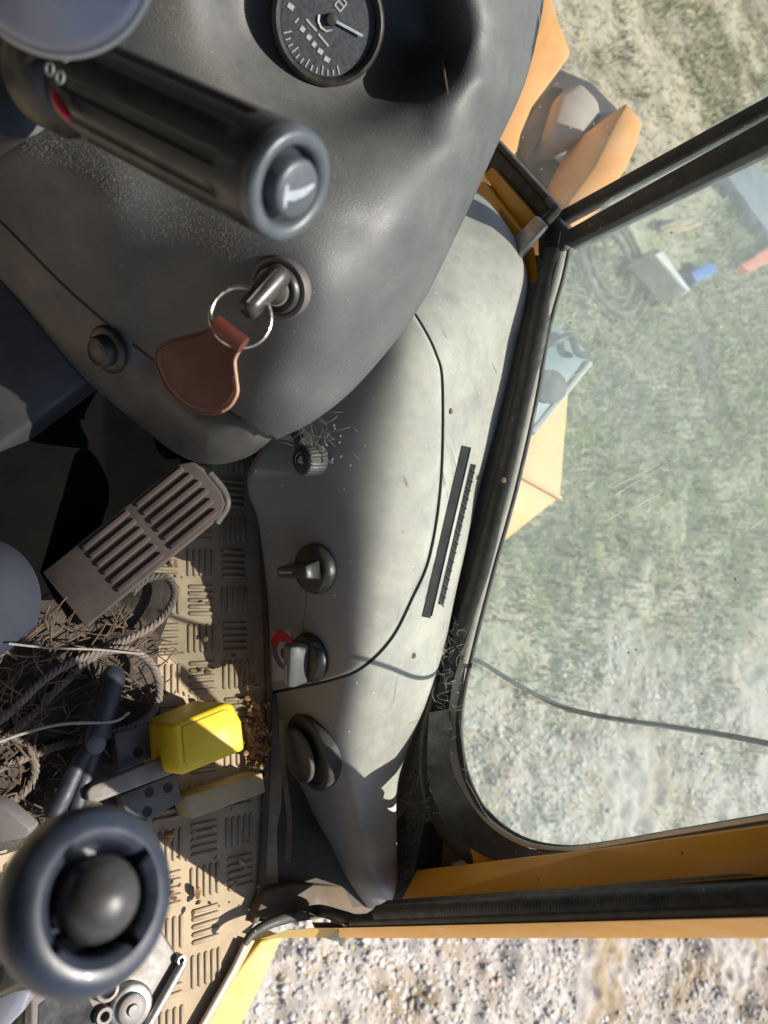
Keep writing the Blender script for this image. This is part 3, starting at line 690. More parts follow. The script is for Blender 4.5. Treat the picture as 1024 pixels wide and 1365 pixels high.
# panes
pane = np.array([gp(x+2, y) for x, y in sp] + [gp(1400, 1030), gp(1400, -70), gp(1024, 120), gp(860, 225)])
prism("window_pane", pane, GL_N*.004, m_glass, cab, smooth=False)["label"] = "dusty corner pane beyond the console"
def fwp(px, py, off=0.): return P(px, py, dfw(px, py) + off)
pl = [(752, 292), (735, 275), (690, 228), (650, 185), (560, 80), (520, -60), (700, -120), (1300, -260), (1300, -30), (1024, 138)]
prism("window_pane", np.array([fwp(x, y) for x, y in pl]), FW_N*.004, m_glass2, cab, smooth=False)["label"] = "clear front pane above the dash"
# joint bar between panes (upright)
def bar(name, a0, a1, b1, b0, mat_, th, off=0., bev=.0012):
    q = [a0, a1, b1, b0]; t = np.array([gp(x, y, off) for x, y in q]); return prism(name, t, GL_N*th, mat_, cab, bevel=bev)
bar("joint_rail", (742, 283), (1400, -81), (1400, -58), (748, 294), m_rubber, .012, -.006)
bar("joint_strip", (752, 294), (1400, -50), (1400, -25), (770, 304), m_glass2, .003, -.001, 0)
bar("joint_post", (745, 312), (1400, -54), (1400, 4), (757, 326), m_rubber, .016, -.010)
# sill of the front pane
def fbar(name, pts, mat_, th, offs): 
    t = np.array([fwp(x, y, o) for (x, y), o in zip(pts, offs)]); return prism(name, t, FW_N*th, mat_, cab, bevel=.002)
fbar("front_sill_seal", [(655, 188), (664, 198), (742, 282), (716, 312), (640, 226)], m_rubber, .012, [-.006]*5)
fbar("front_sill_seal", [(651, 184), (659, 182), (741, 271), (738, 281)], m_rubber, .012, [-.012]*4)
fbar("front_sill_rail", [(644, 233), (655, 222), (718, 295), (700, 312)], m_yel, .01, [-.022]*4)
fbar("front_sill_rail", [(634, 254), (642, 240), (694, 308), (680, 318)], m_yel, .02, [-.034]*4)
fbar("front_sill_bracket", [(671, 330), (714, 286), (728, 300), (690, 344)], m_steel, .006, [-.046]*4)
tube("bracket_clip", np.array([gp(730, 268, -.02), gp(742, 280, -.02), gp(726, 296, -.022), gp(716, 318, -.022)]), [.003, .005, .006, .004], m_rubber, cab)
prism("corner_block", np.array([gp(x, y, -.012) for x, y in [(716, 300), (742, 284), (758, 312), (752, 330), (734, 352), (716, 344)]]), GL_N*.02, m_rubber, cab, bevel=.003)
strip("post_corner", np.array([gp(x, y, -.014) for x, y in [(686, 338), (694, 330), (712, 330)]]), np.array([gp(x, y, -.008) for x, y in [(703, 372), (710, 378), (718, 372)]]), m_yel, cab, n=10, k=4)
# dirty apron in the corner behind the console end
apr = [(606, 862), (622, 880), (612, 960), (622, 1040), (650, 1092), (640, 1140), (560, 1165), (505, 1190), (515, 1100), (530, 1020), (562, 950), (585, 880)]
prism("corner_floor", poly([(470, 1150, .735), (560, 1060, .75), (650, 1100, .745), (650, 1150, .735), (560, 1200, .725), (500, 1232, .728), (440, 1232, .735)]), D*.02, m_cavity, cab, bevel=.001)
prism("corner_apron", np.array([P(x, y, min(dg(x, y) - .008, .752)) for x, y in apr]), D*.008, m_cavity, cab, bevel=.001)
strip("seal_sun_block", poly([(572, 950, .70), (570, 1030, .672), (588, 1085, .630), (618, 1124, .614), (668, 1150, .600), (730, 1156, .578)]), poly([(598, 945, .705), (602, 1018, .676), (624, 1066, .634), (655, 1103, .612), (700, 1129, .598), (760, 1140, .570)]), m_rubber, cab, n=24, k=6, th=.02)  # strip added over the seal to stop sun reaching the console end
strip("post_gusset", poly([(606, 1082, .650), (622, 1112, .640), (632, 1152, .632)]), poly([(614, 1080, .645), (632, 1106, .628), (662, 1146, .610)]), m_yel, cab, n=12, k=4)
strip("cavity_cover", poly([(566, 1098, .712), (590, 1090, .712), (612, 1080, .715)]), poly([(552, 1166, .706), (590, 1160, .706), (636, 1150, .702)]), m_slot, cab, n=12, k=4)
# post at the door opening
def rp(pts): return poly(pts)
def lpv(pts, k): p = np.array(pts, float); return P(p[:, 0], p[:, 1], p[:, 2] + k) - P(p[:, 0], p[:, 1], p[:, 2])
q = [(556, 1160, .690), (800, 1131, .470), (1060, 1094, .372), (1060, 1166, .364), (800, 1186, .444), (532, 1207, .655)]
prism("post_face", rp(q), lpv(q, A(.10, .03, .02, .02, .03, .08)), m_yel, cab, bevel=.001)
dpo = lambda x, e=0.: 1/np.interp(x, [400, 1060], [1/(.662+e), 1/(.332+e)])
q = [(516, 1200, .658), (800, 1180, .448), (1060, 1158, .369), (1060, 1228, dpo(1060, .012)), (800, 1234, dpo(800, .012)), (455, 1240, dpo(455, .012))]
prism("door_seal_base", rp(q), lpv(q, .012), m_rubber, cab, bevel=.001)
n_ = 520; tt = np.linspace(0, 1, n_)
tube("door_seal_bulb", P(505 + 555*tt, 1218 - 24*tt, np.interp(505+555*tt, [500, 1060], [1, 1])*dpo(505+555*tt, .010)), .0060*(1 + .06*np.sin(np.arange(n_)*2*np.pi/4.0)), m_rubber, cab, seg=12)
tube("door_seal_bulb", P(470 + 590*tt, 1230 - 16*tt, dpo(470+590*tt, .006)), .0036, m_rubber, cab, seg=8)
xx = np.array([452, 640, 820, 1060.])
qt = [(x, 1237 - 15*(x-452)/608, dpo(x)) for x in xx]; qb = [(x, 1250.5, dpo(x) + .030) for x in xx[::-1]]
q = qt + qb
prism("post_outer_edge", rp(q), lpv(q, .012), m_yel, cab)
tube("door_seal_bulb", cr(np.array([P(518, 1222, .622), P(480, 1228, .634), P(455, 1222, .642)] + [P(x, y, dh(x, y, .594)) for x, y in [(425, 1214), (395, 1220), (362, 1230), (338, 1243), (326, 1258)]]), 60), np.interp(np.arange(60), [0, 45, 59], [.0055, .0048, .003]), m_rubber, cab, seg=10)
tube("sill_seal", cr(np.array([P(x, y, dh(x, y, .612)) for x, y in [(328, 1256), (314, 1286), (292, 1326), (250, 1400)]]), 24), .0026, m_seal, cab, seg=8)
sill = [(348, 1254), (378, 1247), (352, 1306), (306, 1400), (246, 1400), (300, 1318)]
prism("door_sill", np.array([P(x, y, dh(x, y, .622)) for x, y in sill]), A(0, 0, -.03), m_yelpale, cab, bevel=.002)
strip("sill_edging", np.array([P(x, y, dh(x, y, .612)) for x, y in [(330, 1252), (300, 1306), (246, 1400)]]), np.array([P(x, y, dh(x, y, .616)) for x, y in [(340, 1254), (312, 1306), (262, 1400)]]), m_cream, cab, n=14, k=3)
q = [(345, 1252, .640), (385, 1240, .648), (425, 1237, .644), (470, 1237, .630), (470, 1250, .655), (425, 1248, .664), (378, 1250, .658)]
prism("post_outer_edge", rp(q), lpv(q, .02), m_yelpale, cab, bevel=.001)
prism("door_catch", poly([(420, 1231, .650), (455, 1231, .645), (463, 1236, .645), (452, 1256, .655), (430, 1250, .657)]), A(0, 0, -.006), m_steel, cab, bevel=.001)
tube("catch_pin", poly([(466, 1228, .635), (461, 1244, .64), (456, 1257, .65)]), .003, m_steel, cab, seg=8)

sm_ = MB()
for (x0, y0, x1, y1, r) in ((842, 678, 885, 655, .0007), (812, 692, 832, 680, .0005), (845, 682, 868, 668, .0003), (815, 651, 880, 618, .0005), (818, 662, 836, 650, .0004), (755, 505, 790, 488, .0004), (818, 660, 905, 610, .0003), (965, 470, 985, 455, .0004), (1000, 705, 1020, 690, .0006), (640, 760, 662, 762, .0004), (800, 1000, 822, 960, .0003), (690, 990, 730, 1010, .0003), (800, 830, 806, 842, .0004), (905, 900, 912, 880, .0003)):
    sm_.add(tube_g(cr(np.array([gp(x0, y0, -.0008), gp((x0+x1)/2, (y0+y1)/2 + .6, -.0008), gp(x1, y1, -.0008)]), 6), [r*.3, r, r, r*.9, r*.6, r*.2], seg=5))
sm_.mk("pane_scratches", m_scr, cab, kind="stuff")
sm_ = MB()
for (x, y) in ((784, 762), (838, 870), (848, 866), (895, 310), (980, 772), (700, 590), (760, 430), (935, 1005), (812, 178), (690, 930)):
    sm_.add(lathe_g([(-.0006, .0003), (0, .0008), (.0005, .0003)], gp(x, y, -.0008), GL_N, seg=5))
sm_.mk("pane_specks", m_slot, cab, kind="stuff")
# roof, rear and far side of the cab, unseen, added to darken the interior
rz_ = CAM[2] + .36
prism("unseen_shade_roof", np.array([A(-.80, .42, rz_), A(.02, .48, rz_), A(.40, .34, rz_), A(.40, -.75, rz_), A(-.80, -.75, rz_)]), A(0, 0, .05), m_shadepanel, cab, bevel=.01)
prism("unseen_footwell_sun_block", np.array([A(-.80, .66, FZ), A(-.26, .645, FZ), A(-.26, .645, CAM[2]-.475), A(-.80, .66, CAM[2]-.475)]), A(0, .02, 0), m_shadepanel, cab, smooth=False)  # out of sight, added to block sun from the footwell
prism("unseen_shade_rear", np.array([A(-.80, -.75, FZ), A(.40, -.75, FZ), A(.40, -.75, rz_), A(-.80, -.75, rz_)]), A(0, -.03, 0), m_shadepanel, cab, smooth=False)
prism("unseen_shade_side", np.array([A(-.80, -.75, FZ), A(-.80, .55, FZ), A(-.80, .55, rz_), A(-.80, -.75, rz_)]), A(-.03, 0, 0), m_shadepanel, cab, smooth=False)  # unseen side, raised to full height to darken the dash
# cobweb and grit in the corner
mb = MB()
for k in range(150):
    x = 590 + random.gauss(0, 14) - (0 if k % 3 else 10); y = random.uniform(830, 1090); a = random.uniform(0, 6.28); l = random.uniform(4, 22)
    x = 600 - (y-830)*.09 + random.gauss(0, 13)
    d = min(dg(x, y) - .02, .74) - random.uniform(0, .02)
    mb.add(tube_g(cr(poly([(x, y, d), (x + l*.5*math.cos(a) + random.gauss(0, 3), y + l*.5*math.sin(a), d-.002), (x + l*math.cos(a), y + l*math.sin(a), d+.002)]), 5), random.uniform(.00012, .0004), seg=4))
tag(mb.mk("cobweb", m_web, kind="stuff"), "grey cobweb strands in the black corner by the pane")
mb = MB()
for k in range(26):
    x = random.gauss(430, 16); y = random.gauss(582, 12); a = random.uniform(0, 6.28); l = random.uniform(8, 40); d = float(FC(x, y)) - random.uniform(.006, .03)
    mb.add(tube_g(cr(poly([(x, y, d), (x + l*.5*math.cos(a)+random.gauss(0, 3), y + l*.5*math.sin(a), d-.002), (x + l*math.cos(a), y + l*math.sin(a), d+.002)]), 5), random.uniform(.00008, .0002), seg=4))
for k in range(16):
    x = random.gauss(438, 14); y = random.gauss(588, 16); mb.add(lathe_g([(-.001, .0003), (0, .0012), (.001, .0003)], P(x, y, float(FC(x, y)) - .012), A(0, 0, 1), seg=5))
mb.mk("cobweb", m_web, kind="stuff")

# ------------------------------------------------------------------ dash cowl
def dish(x, y):
    r = np.hypot((x-442)/1.0, (y-6)/1.06); return .036/(1+np.exp((r-146)/14.0))
FD0 = rbf([
 (735, -60, .56), (722, 20, .553), (700, 110, .548), (660, 200, .543), (610, 310, .538), (556, 415, .53), (480, 510, .517), (420, 560, .508), (366, 588, .512),
 (690, -60, .485), (672, 30, .478), (645, 110, .474), (606, 200, .472), (556, 300, .468), (500, 390, .464), (440, 465, .466), (385, 530, .478),
 (590, 60, .476), (560, 160, .465), (480, 300, .438), (425, 380, .432), (375, 385, .434), (350, 470, .462), (320, 530, .485), (430, 430, .448),
 (300, 300, .424), (200, 200, .420), (280, 60, .422), (150, 60, .420), (50, 150, .424), (-40, 60, .43), (150, 270, .428), (330, 330, .427),
 (20, 195, .430), (200, 370, .470), (270, 430, .474), (100, 330, .474), (0, 288, .498), (206, 478, .516), (100, 395, .512), (-40, 262, .498), (285, 532, .506), (440, 30, .440)], 2e-4)
FD = lambda x, y: FD0(x, y) + dish(np.asarray(x, float), np.asarray(y, float))
dash = thing("dash_cowl", "dark grey moulded dash cowl with a round gauge and ignition switch, dust along its crest", "dashboard", P(300, 520, .50))
Ld = [(-60, -80), (-60, 60), (-60, 240), (0, 292), (100, 392), (206, 479), (285, 533), (360, 580)]
Rd = [(737, -80), (722, 20), (700, 110), (660, 200), (610, 310), (556, 415), (480, 510), (420, 560), (369, 586)]
patch("cowl_shell", Ld, Rd, 150, 130, FD, m_cowl, dash, skirt=.05, rnd=14, rL=False)
FL = rbf([(-60, 250, .508), (0, 296, .506), (100, 396, .518), (206, 483, .522), (285, 537, .512), (362, 578, .517),
          (-60, 330, .535), (0, 372, .54), (60, 442, .548), (115, 506, .555), (190, 570, .555), (240, 608, .548), (285, 619, .54), (330, 608, .530), (366, 584, .520),
          (40, 370, .520), (150, 480, .526), (230, 545, .520), (300, 572, .508), (270, 590, .520), (335, 578, .508)], 2e-4)
Ll = [(-60, 322), (0, 372), (60, 442), (115, 506), (190, 570), (240, 607), (285, 619), (330, 609), (367, 582)]
Rl = [(-54, 236), (6, 287), (107, 387), (212, 473), (290, 527), (343, 558), (364, 572)]
patch("lower_cowl_panel", Ll, Rl, 90, 34, FL, m_cowl2, dash, skirt=.04, rnd=10)
sq = cr([(-58, 242), (0, 293), (100, 393), (206, 480), (285, 534), (358, 580)], 70)
tube("seam_gap", np.array([P(x, y, float(FD(x, y)) + .0012) for x, y in sq]), .0017, m_slot, dash, seg=6)
# push button on the lower panel
nb = nrm(nf(FL, 146, 470) - IX*.1)
pbt = on(FL, 144, 466, -.001)
bt = lathe("push_button", [(0, .0165), (.002, .0165), (.0035, .0150), (.0035, .0110), (.009, .0108), (.0105, .0095), (.0108, .001)], pbt, nb, m_black, dash, seg=32)
tube("button_glint_rim", np.array([pbt + nb*.0106 + .0092*(math.cos(t)*basis(nb)[1] + math.sin(t)*basis(nb)[2]) for t in np.linspace(0, 6.283, 32, endpoint=False)]), .0006, m_gmetal, bt, closed=True, seg=6)
# gauge
gn = nrm(CAM - P(437, 30, 1.0)) ; gn = nrm(gn*.75 + nf(FD, 437, 30)*.45); gc = P(437, 30, float(FD(437, 30)) - .014)
g = lathe("gauge", [(-.03, .0335), (.004, .0340), (.0062, .0330), (.0070, .0315), (.0055, .0295), (.0020, .0286), (.0016, .001)], gc, gn, m_black, dash, seg=64)
lathe("dial_face", [(.0018, .0284), (.0024, .0284), (.0024, .0003)], gc, gn, m_dial, g, seg=48)
gu = nrm(IX - gn*(IX @ gn)); gv = np.cross(gn, gu); gv = gv if gv @ IY > 0 else -gv
def gpt(px, py, z=.0028):
    s = float(FD(437, 30))/F*.98; return gc + gu*(px-437)*s + gv*(py-30)*s + gn*z
def gbar(name, a, b, w_, mat_=None, z=.0028):
    p, q = gpt(*a, z), gpt(*b, z); t = q-p; s = nrm(np.cross(gn, t))*w_*.456/F/2
    v, f = box_g((p+q)/2, t/2, s, gn*.00015); return mk(name, v, f, mat_ or m_mark, g, smooth=False)
for k in range(13):
    th = math.radians(172 - 4 - k*7.5); c_, s_ = math.cos(th), math.sin(th)
    gbar("scale_tick", (437 + 61*c_, 30 + 61*s_), (437 + (54 if k % 3 else 50)*c_, 30 + (54 if k % 3 else 50)*s_), 1.6)
gbar("scale_line", (408, 27), (421, 40), 2.4); gbar("scale_line", (423, 43), (436, 57), 2.4)
for (a, b) in (((385, 11), (392, 16)), ((400, 36), (405, 40)), ((408, 45), (413, 49)), ((415, 53), (419, 57)), ((422, 61), (428, 65)), ((430, 70), (437, 74))):
    gbar("dial_figure", a, b, 6)
gbar("dial_figure", (393, 31), (398, 26), 2)
tube("dial_hook", np.array([gpt(x, y, .0029) for x, y in [(425, 22), (424, 29), (427, 36), (434, 40), (442, 38)]]), .0008, m_mark, g, seg=6, flat=.3)
for a, b in (((446, 11), (455, 2)), ((455, 2), (462, 9)), ((462, 9), (453, 18)), ((453, 18), (446, 11)), ((451, 6), (458, 13))): gbar("dial_icon", a, b, 1.8)
gbar("needle", (444, 28), (482, 45), 3.2, m_white, .0045)
lathe("needle_hub", [(.0024, .0035), (.0055, .003), (.006, .0005)], gpt(441, 27, 0), gn, m_black, g, seg=20)
# ignition switch
ign = nrm(nf(FD, 374, 386)*1.0 - IX*.10 - IY*.06); ic = on(FD, 372, 384, 0)
ig = lathe("ignition_switch", [(-.01, .0180), (.0012, .0180), (.0022, .0172), (.0022, .0150), (.0012, .0148), (.0012, .001)], ic, ign, m_gmetal, dash, seg=48)
lathe("switch_collar", [(0, .0142), (.0045, .0138), (.0055, .0125), (.0040, .0100), (.0040, .001)], ic, ign, m_black, ig, seg=40)
lathe("lock_barrel", [(.002, .0090), (.0062, .0088), (.0066, .0078), (.0058, .0070), (.0058, .0005)], ic, ign, m_steel, ig, seg=40)
gr_v = np.array([[1, 0, -.3], [-.5, .87, -.3], [-.5, -.87, -.3], [0, 0, .8]]); GV = []; GF = []; c_n = 0
def grains(n, fx, f, smin=.00008, smax=.00026):
    global c_n
    for k in range(n):
        x, y = fx()
        if x < -30 or y < -40: continue
        p = P(x, y, float(f(x, y)) - .0001); s_ = random.uniform(smin, smax); a = random.uniform(0, 6.28); ca, sa = math.cos(a), math.sin(a)
        q = gr_v @ np.array([[ca, sa, 0], [-sa, ca, 0], [0, 0, 1]]) * s_
        GV.append(p + q[:, :1]*IX + q[:, 1:2]*IY - q[:, 2:]*D); GF.extend([(c_n, c_n+1, c_n+2), (c_n, c_n+1, c_n+3), (c_n+1, c_n+2, c_n+3), (c_n, c_n+2, c_n+3)]); c_n += 4
def band(ax0, ay0, bx0, by0, wd):
    def f():
        u = random.random(); return ax0 + (bx0-ax0)*u + random.gauss(0, wd), ay0 + (by0-ay0)*u + random.gauss(0, wd)
    return f
grains(3500, band(215, 0, 330, 140, 16), FD); grains(4500, band(20, 170, 330, 330, 26), FD); grains(1200, band(300, 20, 450, 300, 60), FD)
grains(260, band(560, 20, 620, 230, 40), FD); grains(160, band(400, 380, 330, 560, 40), FD)
tag(mk("dust_grains", np.vstack(GV), GF, m_grain, smooth=False), "fine sandy dust grains lying on the crest of the dash cowl", kind="stuff")
# little scratch of straw on the cowl
tube("straw_bit", np.array([on(FD, 592, 82, .001), on(FD, 594, 100, .002), on(FD, 597, 126, .001)]), .0007, m_straw, dash, seg=5)

# steering column shroud
shroud = prism("column_shroud", poly([(-60, 335, .545), (2, 372, .545), (60, 440, .552), (118, 507, .565), (60, 552, .570), (0, 597, .575), (-60, 640, .575)]), D*.03, m_shroud, bevel=.004)
tag(shroud, "dark blue black flat shroud below the push button of the dash", "column shroud")

# ------------------------------------------------------------------ key with ring and leather fob
kd = .398
key = thing("ignition_key", "black headed key in the ignition with a steel split ring and brown leather fob", "key", P(345, 400, .41))
ka = P(379, 360, .402); kbn = P(326, 418, .393); kt = nrm(kbn - ka); kn_ = nrm(ic + ign*.02 - ka - kt*np.dot(ic - ka, kt)); ksd = np.cross(kt, ign); ksd = nrm(ksd)
kp_ = np.array([ka + (kbn-ka)*u for u in (0, .03, .09, .2, .4, .6, .8, .92, .97, 1)])
tube("key_head", kp_, [.0028, .0048, .0060, .0064, .0064, .0062, .0060, .0056, .0044, .0024], m_black, key, seg=20, hint=ign, flat=1.15)
tube("key_ridge", np.array([ka + (kbn-ka)*u - D*.0066 + ksd*.001 for u in (.12, .3, .6, .85)]), .0009, m_gmetal, key, seg=6)
v, f = box_g((ic + ign*.012 + (ka+kbn)/2)/2 , ksd*.0012, kt*.004, ign*.016); mk("key_blade", v, f, m_steel, key, bevel=.0004)
rc = P(321, 423, .394); rn = nrm(-D + IX*.18 + IY*.05); _, ru, rv = basis(rn)
ring = []
for t in np.linspace(0, 4*np.pi, 110): ring.append(rc + (.0152)*(math.cos(t+2.2)*ru + math.sin(t+2.2)*rv) + rn*(.0010*(t/(2*np.pi)-1)))
tube("split_ring", np.array(ring), .00125, m_chrome, key, seg=10)
fob = cr([(290, 428), (306, 436), (322, 452), (321, 464), (313, 480), (315, 505), (316, 525), (303, 544), (277, 551), (248, 540), (226, 520), (212, 492), (209, 470), (222, 457), (250, 449), (276, 442)], 64, closed=True)
fd = lambda x, y: .400 + .00026*(290 - x) + .00008*(y-430) - .000004*np.clip(x-235, 0, 80)**1.0*0
def fobpts(sh, z):
    c = fob.mean(0); q = c + (fob-c)*sh; return np.array([P(x, y, fd(x, y) + z) for x, y in q])
rings = [fobpts(.93, -.0004), fobpts(.965, -.0002), fobpts(.99, .0004), fobpts(1.0, .0018), fobpts(.99, .0034), fobpts(.96, .004)]
vs = np.vstack(rings); m_ = len(fob); fs = []
for r in range(5):
    for j in range(m_): fs.append((r*m_+j, r*m_+(j+1) % m_, (r+1)*m_+(j+1) % m_, (r+1)*m_+j))
fs.append(tuple(range(m_))); fs.append(tuple(5*m_+j for j in range(m_))[::-1])
lf = mk("leather_fob", vs, fs, m_leather, key)
c = fob.mean(0)
edge = np.array([P(x, y, fd(x, y) + .0018) for x, y in (c + (fob-c)*1.006)])
tube("fob_edge", edge, .0010, m_leather, lf, closed=True, seg=8, hint=D)
tube("fob_piping", edge[9:26] - D*.0006, .0010, m_ledge, lf, seg=8, hint=D)
stq = cr(np.vstack([fob[16:52]]), 46); stq = c + (stq-c)*.90
st_ = MB()
for k in range(0, 45):
    p, q = stq[k], stq[k]*.35 + stq[k+1]*.65
    st_.add(tube_g(np.array([P(*p, fd(*p) + .0004), P(*((p+q)/2), fd(*((p+q)/2)) - .0008), P(*q, fd(*q) + .0004)]), .00032, seg=5))
st_.mk("stitching", m_thread, lf, kind="stuff")
lp = np.array([P(x, y, z) for x, y, z in [(283, 440, .3955), (290, 430, .3925), (296, 425, .3945), (292, 432, .398)]])
v = []; 
for s in np.linspace(0, 1, 8):
    o_ = P(287 + 38*s, 431 + 29*s, .3885)
    for t in np.linspace(0, 2*np.pi, 12, endpoint=False):
        e1 = nrm(IX*.6 - IY*.8); v.append(o_ + e1*.0046*math.cos(t) + (-D)*.0042*math.sin(t))
fs = [(i*12+j, i*12+(j+1) % 12, (i+1)*12+(j+1) % 12, (i+1)*12+j) for i in range(7) for j in range(12)] + [tuple(range(12)), tuple(84+j for j in range(12))[::-1]]
mk("fob_loop", v, fs, m_leather, lf)

# ------------------------------------------------------------------ indicator stalk
e1_ = P(391, 250, .278); e0_ = P(112, 113, .333); ax = nrm(e1_ - e0_); L_ = np.linalg.norm(e1_ - e0_)
lev = thing("stalk_lever", "black ribbed steering column stalk with a horn button at its tip", "lever", P(60, 100, .345))
R_ = .0203
def fl(t, th):
    if .016 < t < L_ - .020: return 1 - .085*np.clip(np.cos(th*11)*2.2, 0, 1)
    return 1.0
prof = [(0, R_*.86), (.002, R_*.95), (.006, R_*.99), (.013, R_), (.0165, R_)] + [(t, R_) for t in np.linspace(.018, L_-.022, 10)] + [(L_-.0195, R_), (L_-.010, R_*1.0), (L_-.006, R_*1.0)]
grip = lathe("grip", prof, e0_, ax, m_stalk, lev, seg=144, mod=fl, sharp=40)
lathe("end_ring", [(L_-.0062, R_*.995), (L_-.003, R_*1.0), (L_-.0008, R_*.965), (L_, R_*.90), (L_+.0001, R_*.80), (L_-.0012, R_*.70), (L_-.004, R_*.66), (L_-.012, R_*.64), (L_-.012, .001)], e0_, ax, m_stalkend, lev, seg=64)
hb = lathe("horn_button", [(L_-.011, R_*.52), (L_+.0012, R_*.52), (L_+.0024, R_*.49), (L_+.0028, R_*.42), (L_+.0029, .0005)], e0_, ax, m_stalkend, lev, seg=48)
hu = nrm(IX*.89 + IY*.45 - ax*np.dot(IX*.89 + IY*.45, ax)); hv = np.cross(ax, hu); hv = hv if hv @ IY > 0 else -hv
hc = e0_ + ax*(L_+.0030)
def hp(x, y): return hc + hu*x*R_ + hv*y*R_
def hpoly(name, pts): prism(name, np.array([hp(*q) for q in pts]), -ax*.0003, m_white, hb, smooth=False)
hpoly("horn_symbol", [(-.36, .02), (-.29, .0), (-.24, .10), (.02, -.02), (.30, -.24), (.34, -.18), (.22, .02), (-.02, .20), (-.18, .24), (-.14, .36), (-.20, .38), (-.30, .2)])
# collar with light symbols and red mark
cb = e0_ - ax*.020
col = lathe("collar", [(-.004, .0235), (0, .0245), (.014, .0240), (.018, .0215), (.0215, .017)], cb, ax, m_black, lev, seg=48)
ca_, cu, cv = basis(ax)
def cpt(px, py):                                    # where the view line meets the collar's side
    r = nrm(D + (px-512)/F*IX + (py-682.5)/F*IY); o_ = CAM - cb; rr = r - ax*np.dot(r, ax); oo = o_ - ax*np.dot(o_, ax); R2 = .0249
    a2 = rr @ rr; b2 = 2*rr @ oo; c2 = oo @ oo - R2*R2; ds = b2*b2 - 4*a2*c2
    t = (-b2 - math.sqrt(max(ds, 0)))/(2*a2); return CAM + r*t
for (x, y) in ((66, 92), (80, 103), (87, 74)):
    tube("light_symbol", np.array([cpt(x + 5*math.cos(t), y + 8*math.sin(t)) for t in np.linspace(0, 6.283, 20, endpoint=False)]), .0006, m_mark, col, closed=True, seg=6)
tube("red_mark", cr(np.array([cpt(70, 120), cpt(80, 140), cpt(94, 160)]), 10), [.0006, .0014, .0019, .0021, .0021, .0021, .0021, .0019, .0014, .0006], m_red, col, seg=8)
tube("stalk_arm", np.array([cb + ax*.001, cb - ax*.05 , cb - ax*.10 - IX*.02]), .016, m_black, lev, seg=20)
colm = tube("steering_column", np.array([P(2, 104, .36), P(-60, 150, .40), P(-160, 220, .46), P(-300, 330, .55)]), .026, m_shroud, seg=32)
tag(colm, "dark steering column tube at the photo edge behind the stalk collar", "steering column")

# steering wheel knob at the corner of the view
kc = P(64, -82, .215); ka2 = nrm(-D*1.0 + IY*.30 + IX*.10)
sw = thing("spinner_knob", "glossy silver grey steering wheel knob out of focus above the stalk", "steering knob", P(62, -66, .24))
lathe("knob_body", [(-.022, .012), (-.016, .018), (-.008, .0262), (-.004, .0276), (-.0015, .0272), (0, .0255), (.001, .0235), (.0055, .018), (.009, .010), (.0102, .0005)], kc, ka2, m_silver, sw, seg=64)
lathe("knob_lip", [(-.0052, .0270), (-.0058, .0284), (-.0045, .0290), (-.003, .0284), (-.0035, .0270)], kc, ka2, m_pale, sw, seg=64, cap=False)
tube("knob_stem", np.array([kc - ka2*.02, kc - ka2*.06 - IX*.02]), .009, m_steel, sw, seg=16)

# ------------------------------------------------------------------ near lever with cup ring and ball
jl = thing("control_lever", "blue black control lever head with a ball inside a notched ring, out of focus", "lever", P(60, 1210, .33))
jc = P(127, 1197, .245); ja = nrm(-D + IX*1.2 - IY*.55)
def notch(t, th):
    return 1 + .34*np.exp(-(((th + .5) % (np.pi/2)) - np.pi/4)**2/.0055)
lathe("cup", [(-.060, .012), (-.045, .0135), (-.026, .0205), (-.014, .0262), (-.007, .0282), (-.001, .0280), (.0030, .0258), (.0050, .0225), (.0050, .0200)], jc, ja, m_joy, jl, seg=96, cap=False)
lathe("cup_mouth", [(.0050, .0200), (.0040, .0176), (.0024, .0164), (-.001, .0158), (-.014, .0154), (-.016, .0005)], jc, ja, m_joy, jl, seg=200, cap=False, sharp=35,
      mod=lambda t, th: (1 if t > .0045 else 1 + (notch(t, th)-1)*.62) if -.013 < t else 1.0)
ang_ = np.linspace(0, np.pi, 22)
lathe("ball", [(-.0065 - .0132*math.cos(a), max(.0132*math.sin(a), 1e-4)) for a in ang_], jc + ja*.007, ja, m_ball, jl, seg=48)
tube("lever_shaft", np.array([jc - ja*.055, jc - ja*.10, jc - ja*.22]), .011, m_black, jl, seg=24)

# ------------------------------------------------------------------ pedal
ped = thing("accelerator_pedal", "long worn brown grey accelerator pedal with grooved rubber ribs", "pedal", G(150, 790, FZ))
pA, pB = P(282, 640, .585), P(84, 800, .585); pt = nrm(pB - pA); pl_ = np.linalg.norm(pB - pA)
pw = nrm(np.cross(pt, -D)); pw = pw if pw @ IX > 0 else -pw
pn = np.cross(pt, pw); pn = pn if pn @ D < 0 else -pn
hw = .0258
out = [(0.012, -hw), (.003, -hw*.8), (0, -hw*.45), (0, hw*.45), (.003, hw*.8), (.012, hw), (pl_, hw*1.05), (pl_, -hw*1.05)]
prism("pedal_plate", np.array([pA + pt*a + pw*b for a, b in out]), -pn*.008, m_pedal, ped, bevel=.0015)
for k in range(6):
    s = -hw*.80 + k*hw*1.6/5
    for (u0, u1) in ((.006 + .004*abs(k-2.5)/2, .056), (.064, .108)):
        v, f = box_g(pA + pt*(u0+u1)/2 + pw*s + pn*.001, pt*(u1-u0)/2, pw*.0021, pn*.0009); mk("pedal_rib", v, f, m_pedal, ped, bevel=.0007)
tube("pedal_edge", cr(np.array([pA + pt*a + pw*b - pn*.004 for a, b in [(.018, hw+.001), (.004, hw*.85), (-.001, hw*.45), (-.001, -hw*.2)]]), 16), .0035, m_rubber, ped, seg=8)
